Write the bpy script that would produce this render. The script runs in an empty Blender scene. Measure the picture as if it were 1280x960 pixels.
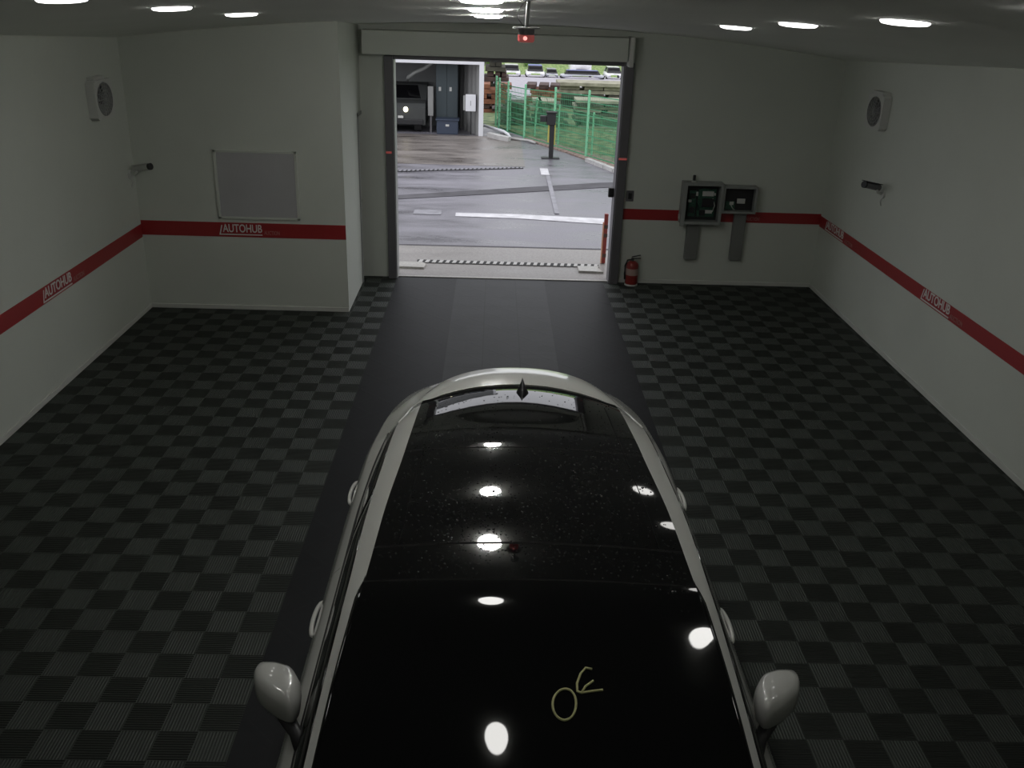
import bpy, bmesh, math, random
from mathutils import Vector, Matrix
random.seed(7)
SC = bpy.context.scene
COL = SC.collection

# ------------------------------------------------------------------ materials
def srgb(c):
    return tuple(((x / 12.92) if x <= .04045 else ((x + .055) / 1.055) ** 2.4) for x in c)

def mat(name, col, rough=.6, metal=0., noise=0., nscale=6., coat=0., emit=None, estr=0., spec=.5, bump=0., bscale=60.):
    m = bpy.data.materials.new(name); m.use_nodes = True
    nt = m.node_tree; b = nt.nodes['Principled BSDF']
    b.inputs['Base Color'].default_value = (*col, 1)
    b.inputs['Roughness'].default_value = rough
    b.inputs['Metallic'].default_value = metal
    b.inputs['Specular IOR Level'].default_value = spec
    b.inputs['Coat Weight'].default_value = coat
    b.inputs['Coat Roughness'].default_value = .03
    if emit:
        b.inputs['Emission Color'].default_value = (*emit, 1)
        b.inputs['Emission Strength'].default_value = estr
    if noise or bump:
        tc = nt.nodes.new('ShaderNodeTexCoord')
    if noise:
        n = nt.nodes.new('ShaderNodeTexNoise'); n.inputs['Scale'].default_value = nscale
        n.inputs['Detail'].default_value = 5
        nt.links.new(tc.outputs['Object'], n.inputs['Vector'])
        r = nt.nodes.new('ShaderNodeMapRange')
        r.inputs['To Min'].default_value = 1 - noise; r.inputs['To Max'].default_value = 1 + noise
        r.inputs['From Min'].default_value = .25; r.inputs['From Max'].default_value = .75
        nt.links.new(n.outputs['Fac'], r.inputs['Value'])
        mx = nt.nodes.new('ShaderNodeVectorMath'); mx.operation = 'MULTIPLY'
        mx.inputs[0].default_value = col
        nt.links.new(r.outputs['Result'], mx.inputs[1])
        nt.links.new(mx.outputs['Vector'], b.inputs['Base Color'])
    if bump:
        n2 = nt.nodes.new('ShaderNodeTexNoise'); n2.inputs['Scale'].default_value = bscale
        nt.links.new(tc.outputs['Object'], n2.inputs['Vector'])
        bp = nt.nodes.new('ShaderNodeBump'); bp.inputs['Strength'].default_value = bump
        bp.inputs['Distance'].default_value = .01
        nt.links.new(n2.outputs['Fac'], bp.inputs['Height'])
        nt.links.new(bp.outputs['Normal'], b.inputs['Normal'])
    return m

class NG:
    """tiny helper to write node graphs"""
    def __init__(s, m): s.nt = m.node_tree; s.b = s.nt.nodes['Principled BSDF']
    def n(s, t, **kw):
        nd = s.nt.nodes.new(t)
        for k, v in kw.items(): setattr(nd, k, v)
        return nd
    def link(s, a, b): s.nt.links.new(a, b)
    def math(s, op, a, b=None, c=None):
        nd = s.n('ShaderNodeMath', operation=op)
        for i, x in enumerate((a, b, c)):
            if x is None: continue
            if isinstance(x, (int, float)): nd.inputs[i].default_value = x
            else: s.link(x, nd.inputs[i])
        return nd.outputs[0]
    def mixc(s, f, a, b):
        nd = s.n('ShaderNodeMix', data_type='RGBA')
        if isinstance(f, (int, float)): nd.inputs[0].default_value = f
        else: s.link(f, nd.inputs[0])
        for i, x in ((6, a), (7, b)):
            if isinstance(x, tuple): nd.inputs[i].default_value = (*x, 1)
            else: s.link(x, nd.inputs[i])
        return nd.outputs[2]

TILE = .1896      # quarter of an interlocking floor tile
LL, LR = -1.211, 1.443
def floor_material():
    m = mat('ribbed_floor_tiles', (.03, .032, .03), .55)
    g = NG(m)
    pos = g.n('ShaderNodeNewGeometry').outputs['Position']
    sp = g.n('ShaderNodeSeparateXYZ'); g.link(pos, sp.inputs[0])
    X, Y = sp.outputs[0], sp.outputs[1]
    tx = g.math('DIVIDE', g.math('SUBTRACT', X, LR), TILE)
    ty = g.math('DIVIDE', g.math('SUBTRACT', Y, .094), .1915)
    cx, cy = g.math('FLOOR', tx), g.math('FLOOR', ty)
    par = g.math('MODULO', g.math('ADD', g.math('ADD', cx, cy), 1000), 2)
    # random tone per tile quarter
    cb = g.n('ShaderNodeCombineXYZ'); g.link(cx, cb.inputs[0]); g.link(cy, cb.inputs[1])
    wn = g.n('ShaderNodeTexWhiteNoise', noise_dimensions='2D'); g.link(cb.outputs[0], wn.inputs['Vector'])
    # big soft dirt variation
    nz = g.n('ShaderNodeTexNoise'); nz.inputs['Scale'].default_value = .9; nz.inputs['Detail'].default_value = 4
    g.link(pos, nz.inputs['Vector'])
    side = g.mixc(par, (.050, .058, .051), (.018, .0215, .018))
    # lane
    k = .3792
    lane = g.math('MULTIPLY', g.math('GREATER_THAN', X, LL), g.math('LESS_THAN', X, LR))
    cen = g.math('MULTIPLY', g.math('GREATER_THAN', X, LL + 2 * k), g.math('LESS_THAN', X, LL + 5 * k))
    lx = g.math('FRACT', g.math('DIVIDE', g.math('SUBTRACT', X, LL), k))
    ly = g.math('FRACT', g.math('DIVIDE', Y, .383))
    lanec = g.mixc(cen, (.012, .013, .015), (.036, .038, .040))
    # seams between the lane tiles
    ed = g.math('MINIMUM', g.math('MINIMUM', lx, g.math('SUBTRACT', 1, lx)), g.math('MINIMUM', ly, g.math('SUBTRACT', 1, ly)))
    seam = g.math('LESS_THAN', ed, .014)
    lanec = g.mixc(g.math('MULTIPLY', seam, .55), lanec, (.012, .012, .013))
    col = g.mixc(lane, side, lanec)
    v = g.math('MULTIPLY_ADD', wn.outputs['Value'], .18, .91)
    v = g.math('MULTIPLY', v, g.math('MULTIPLY_ADD', nz.outputs['Fac'], .5, .75))
    vm = g.n('ShaderNodeVectorMath', operation='SCALE'); g.link(col, vm.inputs[0]); g.link(v, vm.inputs['Scale'])
    g.link(vm.outputs[0], g.b.inputs['Base Color'])
    # ribs running one way on one quarter and the other way on the next
    ra = g.math('SINE', g.math('MULTIPLY', X, 2 * math.pi / .0158))
    rb = g.math('SINE', g.math('MULTIPLY', Y, 2 * math.pi / .016))
    mr = g.n('ShaderNodeMix', data_type='FLOAT'); g.link(par, mr.inputs[0]); g.link(ra, mr.inputs[2]); g.link(rb, mr.inputs[3])
    # diamond ribs on the lane
    d1 = g.math('ABSOLUTE', g.math('SUBTRACT', g.math('FRACT', g.math('ADD', lx, ly)), .5))
    d2 = g.math('ABSOLUTE', g.math('SUBTRACT', g.math('FRACT', g.math('ADD', g.math('SUBTRACT', lx, ly), 1)), .5))
    dd = g.math('MULTIPLY', g.math('MINIMUM', d1, d2), 2)
    dd = g.math('LESS_THAN', dd, .12)
    mh = g.n('ShaderNodeMix', data_type='FLOAT'); g.link(lane, mh.inputs[0]); g.link(mr.outputs[0], mh.inputs[2]); g.link(dd, mh.inputs[3])
    bp = g.n('ShaderNodeBump'); bp.inputs['Strength'].default_value = .45; bp.inputs['Distance'].default_value = .004
    g.link(mh.outputs[0], bp.inputs['Height']); g.link(bp.outputs['Normal'], g.b.inputs['Normal'])
    g.b.inputs['Roughness'].default_value = .55; g.b.inputs['Specular IOR Level'].default_value = .22
    return m

def wet_glass(name, col, drops=True):
    m = mat(name, col, .03, spec=.5); m.node_tree.nodes['Principled BSDF'].inputs['IOR'].default_value = 1.5
    g = NG(m)
    pos = g.n('ShaderNodeTexCoord').outputs['Object']
    if drops:
        vo = g.n('ShaderNodeTexVoronoi'); vo.inputs['Scale'].default_value = 150
        g.link(pos, vo.inputs['Vector'])
        nz = g.n('ShaderNodeTexNoise'); nz.inputs['Scale'].default_value = 3.2
        g.link(pos, nz.inputs['Vector'])
        sc = g.n('ShaderNodeSeparateColor'); g.link(vo.outputs['Color'], sc.inputs[0])
        pick = g.math('GREATER_THAN', g.math('ADD', sc.outputs[0], g.math('MULTIPLY', nz.outputs['Fac'], .6)), .82)
        dome = g.math('MAXIMUM', g.math('SUBTRACT', .32, vo.outputs['Distance']), 0)
        h = g.math('MULTIPLY', g.math('POWER', dome, .6), pick)
        bp = g.n('ShaderNodeBump'); bp.inputs['Strength'].default_value = 1.; bp.inputs['Distance'].default_value = .004
        g.link(h, bp.inputs['Height']); g.link(bp.outputs['Normal'], g.b.inputs['Normal'])
    return m

def asphalt_material(name, c1, c2, rough=.45):
    m = mat(name, c1, rough); g = NG(m)
    pos = g.n('ShaderNodeNewGeometry').outputs['Position']
    mp = g.n('ShaderNodeMapping'); mp.inputs['Scale'].default_value = (.5, 1.6, 1); g.link(pos, mp.inputs['Vector'])
    n = g.n('ShaderNodeTexNoise'); n.inputs['Scale'].default_value = 1.1; n.inputs['Detail'].default_value = 8; n.inputs['Roughness'].default_value = .65
    g.link(mp.outputs[0], n.inputs['Vector'])
    n2 = g.n('ShaderNodeTexNoise'); n2.inputs['Scale'].default_value = 45; n2.inputs['Detail'].default_value = 3; g.link(pos, n2.inputs['Vector'])
    f = g.math('ADD', g.math('MULTIPLY', n.outputs['Fac'], .75), g.math('MULTIPLY', n2.outputs['Fac'], .35))
    rr = g.n('ShaderNodeMapRange'); rr.inputs['From Min'].default_value = .44; rr.inputs['From Max'].default_value = .66; g.link(f, rr.inputs['Value'])
    g.link(g.mixc(rr.outputs[0], c1, c2), g.b.inputs['Base Color'])
    r2 = g.n('ShaderNodeMapRange'); r2.inputs['From Min'].default_value = .35; r2.inputs['From Max'].default_value = .65
    r2.inputs['To Min'].default_value = .22; r2.inputs['To Max'].default_value = .6; g.link(n.outputs['Fac'], r2.inputs['Value'])
    g.link(r2.outputs[0], g.b.inputs['Roughness'])
    return m

def terrain_material():
    m = mat('yard_terrain', (.1, .1, .1), .9); g = NG(m)
    pos = g.n('ShaderNodeNewGeometry').outputs['Position']
    sp = g.n('ShaderNodeSeparateXYZ'); g.link(pos, sp.inputs[0])
    n = g.n('ShaderNodeTexNoise'); n.inputs['Scale'].default_value = 4; n.inputs['Detail'].default_value = 7; g.link(pos, n.inputs['Vector'])
    r = g.n('ShaderNodeMapRange'); r.inputs['From Min'].default_value = .35; r.inputs['From Max'].default_value = .65; g.link(n.outputs['Fac'], r.inputs['Value'])
    grass = g.mixc(r.outputs[0], (.025, .07, .022), (.24, .29, .13))
    hill = g.mixc(r.outputs[0], (.13, .23, .06), (.36, .44, .19))
    grav = g.mixc(r.outputs[0], (.36, .34, .38), (.50, .48, .53))
    a = g.math('GREATER_THAN', g.math('ADD', sp.outputs[1], g.math('MULTIPLY', n.outputs['Fac'], 4)), 46)
    b = g.math('GREATER_THAN', sp.outputs[1], 112)
    g.link(g.mixc(b, g.mixc(a, grass, grav), hill), g.b.inputs['Base Color'])
    return m

WALLC = (.61, .64, .58)
M = dict(
    wall=mat('painted_wall', WALLC, .7, noise=.03, nscale=1.5),
    ceil=mat('painted_ceiling', (.84, .86, .80), .75, noise=.03, nscale=1.),
    base=mat('pale_skirting', (.62, .63, .59), .5),
    floor=floor_material(),
    red=mat('red_band', (.34, .025, .027), .45),
    white=mat('white_vinyl', (.75, .75, .72), .5),
    dimred=mat('dull_pink_vinyl', (.42, .17, .16), .5),
    steel=mat('grey_steel', (.16, .155, .165), .45, .3),
    lsteel=mat('light_grey_steel', (.34, .35, .34), .45, .1),
    dark=mat('dark_plastic', (.02, .02, .022), .5),
    black=mat('black_rubber', (.012, .012, .012), .7),
    frost=mat('frosted_glass_pane', (.47, .47, .48), .4, noise=.05, nscale=2),
    wplastic=mat('white_plastic', (.6, .61, .58), .45),
    lampr=mat('boosted_lamp_rim', (.9, .9, .9), .4, emit=(1, .985, .95), estr=750),  # rim glow boosted past the lamp face to lift the upper far walls
    lampn=mat('medium_opal_lamp', (.9, .9, .9), .4, emit=(1, .985, .95), estr=19),
    lampd=mat('softer_opal_lamp', (.9, .9, .9), .4, emit=(1, .985, .95), estr=7),
    lamp=mat('opal_lamp', (.9, .9, .9), .4, emit=(1, .985, .95), estr=50),
    trim=mat('lamp_trim', (.75, .75, .73), .35),
    paint=mat('white_car_paint', (.66, .665, .63), .25, coat=1.),
    cpaint=mat('wet_white_car_paint', (.66, .665, .63), .22, coat=1.),
    glass=wet_glass('wet_black_glass', (.004, .004, .005), False),
    drop=mat('water', (.02, .02, .02), .04),
    wglass=wet_glass('wiped_black_glass', (.004, .004, .005), False),
    sglass=wet_glass('dark_side_glass', (.006, .006, .007), False),
    chalk=mat('yellow_chalk', (.62, .60, .30), .8),
    chrome=mat('chrome', (.7, .7, .7), .15, 1.),
    tyre=mat('tyre_rubber', (.015, .015, .015), .8),
    rim=mat('alloy_rim', (.45, .45, .46), .3, .9),
    redlens=mat('red_lens', (.62, .10, .10), .2, emit=(1, .25, .22), estr=.12),
    redglow=mat('lit_red_lamp', (.8, .1, .1), .2, emit=(1, .35, .32), estr=1.6),
    exred=mat('extinguisher_red', (.26, .03, .025), .35),
    pcb=mat('green_circuit_board', (.03, .09, .06), .5, noise=.6, nscale=60),
    label=mat('paper_label', (.6, .6, .58), .6),
    asphalt=asphalt_material('wet_asphalt', (.115, .11, .125), (.25, .24, .275)),
    concrete=asphalt_material('stained_concrete', (.17, .155, .145), (.33, .31, .30)),
    patch=asphalt_material('pale_concrete', (.30, .29, .27), (.50, .48, .45)),
    tar=mat('tar_seam', (.085, .082, .092), .85, noise=.3, nscale=3),
    linepaint=mat('road_paint', (.62, .61, .64), .5, noise=.25, nscale=5),
    faded=mat('faded_road_paint', (.27, .265, .295), .6, noise=.25, nscale=6),
    kerb=mat('kerb_concrete', (.52, .51, .50), .8, noise=.15, nscale=5),
    gravel=mat('pink_gravel', (.30, .22, .19), .95, noise=.55, nscale=14, bump=.6, bscale=30),
    terrain=terrain_material(),
    fgreen=mat('mint_green_paint', (.24, .62, .37), .5),
    wgreen=mat('green_wire', (.10, .38, .20), .5),
    ngreen=mat('green_net', (.09, .27, .13), .7, noise=.5, nscale=7),
    wood=mat('weathered_timber', (.065, .062, .048), .9, noise=.6, nscale=3),
    woodb=mat('pale_timber', (.33, .32, .24), .9, noise=.4, nscale=3),
    rust=mat('rusty_steel', (.22, .085, .045), .8, noise=.6, nscale=4),
    rustd=mat('dark_rusty_steel', (.075, .045, .04), .8, noise=.6, nscale=4),
    bwall=mat('grey_cladding', (.20, .205, .205), .7, noise=.1, nscale=2),
    blight=mat('pale_cladding', (.27, .27, .265), .7, noise=.08, nscale=2),
    bwhite=mat('white_steel', (.80, .80, .84), .4),
    blue=mat('blue_plastic', (.045, .06, .095), .5),
    bcab=mat('blue_grey_locker', (.06, .08, .09), .5),
    yellow=mat('yellow_paint', (.62, .55, .14), .5),
    headlamp=mat('lit_headlamp', (.9, .9, .8), .3, emit=(1, .93, .62), estr=5),
    carwhite=mat('white_yard_paint', (.88, .88, .90), .3, coat=.6),
    cargrey=mat('grey_yard_paint', (.45, .46, .52), .3, coat=.6),
    carblue=mat('blue_yard_paint', (.10, .13, .40), .4),
    leaf=mat('foliage', (.13, .24, .06), .9, noise=.6, nscale=8),
    leafb=mat('pale_foliage', (.33, .43, .17), .9, noise=.5, nscale=8),
    bark=mat('bark', (.10, .07, .05), .9),
    vanpaint=mat('hazed_dark_paint', (.05, .053, .052), .6),  # dark paint lightened to carry the haze inside the garage
    darkpaint=mat('dark_vehicle_paint', (.02, .022, .025), .35, coat=.5),
)

# ------------------------------------------------------------------ mesh helper
class MB:
    def __init__(s): s.bm = bmesh.new()
    def box(s, lo, hi, bev=0., rot=None, piv=None):
        lo, hi = Vector(lo), Vector(hi); c = (lo + hi) / 2; d = hi - lo
        r = bmesh.ops.create_cube(s.bm, size=1)
        vs = r['verts']
        for v in vs: v.co = Vector((v.co.x * d.x, v.co.y * d.y, v.co.z * d.z)) + c
        if rot:
            bmesh.ops.rotate(s.bm, verts=vs, cent=Vector(piv) if piv else c, matrix=rot)
        if bev:
            es = list({e for v in vs for e in v.link_edges})
            bmesh.ops.bevel(s.bm, geom=es, offset=bev, segments=2, affect='EDGES', profile=.5)
        return s
    def cyl(s, a, b, r, r2=None, seg=20):
        a, b = Vector(a), Vector(b); d = b - a
        m = Matrix.Translation((a + b) / 2) @ d.to_track_quat('Z', 'Y').to_matrix().to_4x4()
        bmesh.ops.create_cone(s.bm, cap_ends=True, segments=seg, radius1=r, radius2=r if r2 is None else r2, depth=d.length, matrix=m)
        return s
    def sph(s, c, r, sc=(1, 1, 1), seg=20):
        m = Matrix.Translation(c) @ Matrix.Diagonal((*sc, 1))
        bmesh.ops.create_uvsphere(s.bm, u_segments=seg, v_segments=seg // 2, radius=r, matrix=m)
        return s
    def ico(s, c, r, sub=2, jit=0., sc=(1, 1, 1)):
        m = Matrix.Translation(c) @ Matrix.Diagonal((*sc, 1))
        rr = bmesh.ops.create_icosphere(s.bm, subdivisions=sub, radius=r, matrix=m)
        for v in rr['verts']:
            v.co += (v.co - Vector(c)) * random.uniform(-jit, jit)
        return s
    def lathe(s, c, prof, axis='Z', seg=28):
        """prof: list of (radius, offset along axis)"""
        rings = []
        for (r, t) in prof:
            ring = []
            for k in range(seg):
                a = 2 * math.pi * k / seg
                if axis == 'Z': p = (c[0] + r * math.cos(a), c[1] + r * math.sin(a), c[2] + t)
                elif axis == 'X': p = (c[0] + t, c[1] + r * math.cos(a), c[2] + r * math.sin(a))
                else: p = (c[0] + r * math.cos(a), c[1] + t, c[2] + r * math.sin(a))
                ring.append(s.bm.verts.new(p))
            rings.append(ring)
        for i in range(len(rings) - 1):
            for k in range(seg):
                s.bm.faces.new((rings[i][k], rings[i][(k + 1) % seg], rings[i + 1][(k + 1) % seg], rings[i + 1][k]))
        s.bm.faces.new(rings[0]); s.bm.faces.new(rings[-1])
        return s
    def tube(s, pts, r, seg=8, sx=1., closed=False):
        pts = [Vector(p) for p in pts]; rings = []
        n = len(pts); up = Vector((0, 0, 1))
        for i, p in enumerate(pts):
            if closed: d = pts[(i + 1) % n] - pts[i - 1]
            else: d = pts[min(i + 1, n - 1)] - pts[max(i - 1, 0)]
            d.normalize()
            a = d.cross(up)
            if a.length < 1e-3: a = d.cross(Vector((1, 0, 0)))
            a.normalize(); b = a.cross(d)
            rr = r[i] if isinstance(r, (list, tuple)) else r
            rings.append([s.bm.verts.new(p + a * math.cos(2 * math.pi * k / seg) * rr * sx + b * math.sin(2 * math.pi * k / seg) * rr) for k in range(seg)])
        for i in range(n if closed else n - 1):
            A, B = rings[i], rings[(i + 1) % n]
            for k in range(seg): s.bm.faces.new((A[k], A[(k + 1) % seg], B[(k + 1) % seg], B[k]))
        if not closed:
            s.bm.faces.new(rings[0]); s.bm.faces.new(rings[-1])
        return s
    def prism(s, pts, z0, z1):
        """polygon in x,y extruded in z"""
        a = [s.bm.verts.new((p[0], p[1], z0)) for p in pts]; b = [s.bm.verts.new((p[0], p[1], z1)) for p in pts]
        n = len(pts)
        s.bm.faces.new(a[::-1]); s.bm.faces.new(b)
        for i in range(n): s.bm.faces.new((a[i], a[(i + 1) % n], b[(i + 1) % n], b[i]))
        return s
    def grid(s, rows, flip=False):
        vs = [[s.bm.verts.new(p) for p in r] for r in rows]
        for i in range(len(vs) - 1):
            for j in range(len(vs[0]) - 1):
                q = (vs[i][j], vs[i + 1][j], vs[i + 1][j + 1], vs[i][j + 1])
                s.bm.faces.new(q[::-1] if flip else q)
        return vs
    def build(s, name, m, parent=None, smooth=False, org=None, recalc=True):
        if recalc: bmesh.ops.recalc_face_normals(s.bm, faces=s.bm.faces)
        me = bpy.data.meshes.new(name)
        if org is not None: bmesh.ops.translate(s.bm, verts=s.bm.verts, vec=-Vector(org))
        s.bm.to_mesh(me); s.bm.free()
        me.materials.append(m if not isinstance(m, str) else M[m])
        if smooth:
            for p in me.polygons: p.use_smooth = True
        o = bpy.data.objects.new(name, me); COL.objects.link(o)
        if parent is not None:
            o.parent = parent
            if parent.type == 'EMPTY':
                o.location = -parent.location if org is None else Vector(org) - parent.location
            elif org is not None: o.location = Vector(org)
        elif org is not None: o.location = org
        if smooth == 'auto':
            md = o.modifiers.new('edges', 'EDGE_SPLIT'); md.split_angle = math.radians(38)
        return o

def thing(name, label, cat, loc, group=None):
    o = bpy.data.objects.new(name, None); COL.objects.link(o); o.location = loc
    o.empty_display_size = .1
    return tag(o, label, cat, group)
def tag(o, label, cat, group=None, kind=None):
    o['label'] = label; o['category'] = cat
    if group: o['group'] = group
    if kind: o['kind'] = kind
    return o
def struct(o, label=None):
    o['kind'] = 'structure'
    if label: o['label'] = label
    return o
def copy_tree(o, parent=None):
    c = o.copy(); COL.objects.link(c)
    if parent: c.parent = parent
    for ch in list(o.children): copy_tree(ch, c)
    return c

def text_mesh(body, size, m, parent, name, mtx, sx=1., bold=.0, ext=.002, shear=0.):
    cu = bpy.data.curves.new(name, 'FONT'); cu.body = body; cu.size = size
    cu.extrude = ext; cu.offset = bold; cu.align_x = 'LEFT'; cu.shear = shear; cu.resolution_u = 4
    t = bpy.data.objects.new('tmp', cu); COL.objects.link(t)
    bpy.context.view_layer.update()
    me = bpy.data.meshes.new_from_object(t)
    bpy.data.objects.remove(t); bpy.data.curves.remove(cu)
    xs = [v.co.x for v in me.vertices]; x0, x1 = min(xs), max(xs)
    for v in me.vertices: v.co.x = (v.co.x - x0) / (x1 - x0) * sx
    me.transform(mtx)
    me.materials.clear(); me.materials.append(m)
    o = bpy.data.objects.new(name, me); COL.objects.link(o); o.parent = parent
    return o

# ------------------------------------------------------------------ room
XR, XL, YB, YP, PX = 4.15, -3.86, 11.49, 10.04, -1.62
YR = -4.0
DL, DR, DH = -1.22, 1.52, 2.66
def cz(x, y): return 3.635 - .0485 * y + .0035 * x - .0172 * x * x

def wall(name, p, q, thick, zb=lambda x, y: 0., n=24):
    """a wall between two plan points, its top following the ceiling"""
    p, q, t = Vector(p), Vector(q), Vector(thick)
    mb = MB(); rows = []
    for i in range(n + 1):
        a = p.lerp(q, i / n); b = a + t
        rows.append([(a.x, a.y, zb(a.x, a.y)), (a.x, a.y, cz(a.x, a.y) + .02), (b.x, b.y, cz(a.x, a.y) + .02), (b.x, b.y, zb(a.x, a.y)), (a.x, a.y, zb(a.x, a.y))])
    vs = mb.grid(rows)
    bmesh.ops.remove_doubles(mb.bm, verts=mb.bm.verts, dist=1e-5)
    bm = mb.bm; bm.edges.ensure_lookup_table()
    bmesh.ops.holes_fill(bm, edges=[e for e in bm.edges if e.is_boundary], sides=8)
    return struct(mb.build(name, 'wall'))
wall('wall_right', (XR, YR, 0), (XR, YB, 0), (.15, 0, 0))
wall('wall_left', (XL, YR, 0), (XL, YP + .12, 0), (-.15, 0, 0))
wall('wall_partition', (XL, YP, 0), (PX, YP, 0), (0, .12, 0))
# side wall of the passage with its doorway
wall('wall_passage', (PX, YP + .12, 0), (PX, 11.18, 0), (-.12, 0, 0), n=6)
wall('wall_passage_head', (PX, 11.18, 0), (PX, YB, 0), (-.12, 0, 0), zb=lambda x, y: 2.06, n=3)
wall('wall_back_left', (PX - .6, YB, 0), (DL, YB, 0), (0, .16, 0), n=4)
wall('wall_back_head', (DL, YB, 0), (DR, YB, 0), (0, .16, 0), zb=lambda x, y: DH)
wall('wall_back_right', (DR, YB, 0), (XR, YB, 0), (0, .16, 0))
wall('wall_rear', (XL, YR, 0), (XR, YR, 0), (0, -.15, 0))
mb = MB(); rows = []
for i in range(33):
    x = XL - .15 + (XR + .15 - XL + .15) * i / 32
    rows.append([(x, YR - .15 + (YB + .16 - YR + .15) * j / 24, cz(x, YR - .15 + (YB + .16 - YR + .15) * j / 24)) for j in range(25)])
bot = mb.grid(rows); top = mb.grid([[(p[0], p[1], p[2] + .12) for p in r] for r in rows], True)
struct(mb.build('ceiling', 'ceil', recalc=False, smooth=True))
struct(MB().box((XL - .15, YR - .15, -.12), (XR + .15, YB + .16, 0)).build('floor', 'floor'))

def skirt(name, lo, hi): struct(MB().box(lo, hi, .003).build(name, 'base'))
skirt('baseboard_right', (XR - .012, YR, .0), (XR, YB, .05))
skirt('baseboard_left', (XL, YR, .0), (XL + .012, YP, .05))
skirt('baseboard_partition', (XL + .012, YP - .012, .0), (PX, YP, .05))
skirt('baseboard_back', (1.62, YB - .012, .0), (XR - .012, YB, .05))

# side door in the passage: a dark leaf standing in its frame
d = struct(MB().box((PX - .10, 11.24, .01), (PX - .05, YB - .01, 2.02), .004).build('door_1', 'steel'))
mb = MB(); mb.box((PX - .11, 11.185, 0), (PX + .012, 11.235, 2.055)); mb.box((PX - .11, 11.185, 2.02), (PX + .012, YB - .003, 2.06))
mb.build('door_frame', 'lsteel', d)
mb = MB(); mb.cyl((PX - .05, 11.31, 1.0), (PX + .0, 11.31, 1.0), .011).cyl((PX - .004, 11.31, 1.0), (PX - .004, 11.40, 1.0), .010)
mb.build('door_handle', 'chrome', d)

# window in the partition
w = struct(MB().box((-2.97, YP - .012, 1.07), (-2.14, YP + .004, 1.76), .002).build('window_1', 'frost'), 'dull frosted window pane in the left partition')
mb = MB()
for lo, hi in (((-3.0, YP - .02, 1.045), (-2.97, YP, 1.785)), ((-2.14, YP - .02, 1.045), (-2.11, YP, 1.785)),
               ((-3.0, YP - .02, 1.045), (-2.11, YP, 1.07)), ((-3.0, YP - .02, 1.76), (-2.11, YP, 1.785))): mb.box(lo, hi, .003)
mb.build('window_frame', 'wall', w)

# red bands with lettering
ZB0, ZB1 = .805, .940
def band(name, lo, hi, letters):
    t = struct(MB().box(lo, hi).build(name, 'red'), 'red band along the wall with white lettering')
    for (kind, o, u, L) in letters:
        # u = unit vector along the reading direction; n = towards the room
        u = Vector(u); o = Vector(o); n = u.cross(Vector((0, 0, 1)))
        mx = Matrix(((u.x, 0, n.x, o.x), (u.y, 0, n.y, o.y), (u.z, 1, n.z, o.z), (0, 0, 0, 1)))
        if kind == 'A':
            lt = text_mesh('AUTOHUB', .125, M['white'], t, 'lettering', mx @ Matrix.Translation((.03, .045, 0)), sx=L - .03, bold=.0015)
            lt['label'] = 'white AUTOHUB lettering'
            mb = MB(); a = [Vector(p) for p in ((-.012, .012, 0), (L, .012, 0), (L, .024, 0), (.004, .024, 0), (.03, .12, 0), (.018, .12, 0))]
            lo_ = [mb.bm.verts.new(mx @ (p + Vector((0, 0, -.001)))) for p in a]; hi_ = [mb.bm.verts.new(mx @ (p + Vector((0, 0, .002)))) for p in a]
            mb.bm.faces.new(hi_); mb.bm.faces.new(lo_[::-1])
            for i in range(6): mb.bm.faces.new((lo_[i], lo_[(i + 1) % 6], hi_[(i + 1) % 6], hi_[i]))
            mb.build('underline', 'white', t)
        else:
            lt = text_mesh('AUCTION', .062, M['dimred'], t, 'small_lettering', mx @ Matrix.Translation((0, .022, 0)), sx=L, bold=.0008)
            lt['label'] = 'small pale red AUCTION lettering'
    return t
e = .004
band('trim_right', (XR - e, YR, ZB0), (XR, YB - e, ZB1), [
    ('A', (XR - e - .001, 11.25, ZB0), (0, -1, 0), .62), ('C', (XR - e - .001, 10.57, ZB0), (0, -1, 0), .25),
    ('A', (XR - e - .001, 8.43, ZB0), (0, -1, 0), .58), ('C', (XR - e - .001, 7.83, ZB0), (0, -1, 0), .24)])
band('trim_left', (XL, YR, ZB0 + .01), (XL + e, YP - e, ZB1 + .02), [
    ('A', (XL + e + .001, 7.64, ZB0 + .01), (0, 1, 0), .57), ('C', (XL + e + .001, 8.24, ZB0 + .01), (0, 1, 0), .24)])
band('trim_partition', (XL, YP - e, ZB0 + .035), (PX, YP, ZB1 + .06), [
    ('A', (-3.0, YP - e - .001, ZB0 + .045), (1, 0, 0), .46), ('C', (-2.52, YP - e - .001, ZB0 + .045), (1, 0, 0), .17)])
band('trim_back', (1.63, YB - e, ZB0 + .02), (XR, YB, ZB1 + .02), [('C', (3.20, YB - e - .001, ZB0 + .025), (1, 0, 0), .17)])

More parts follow.
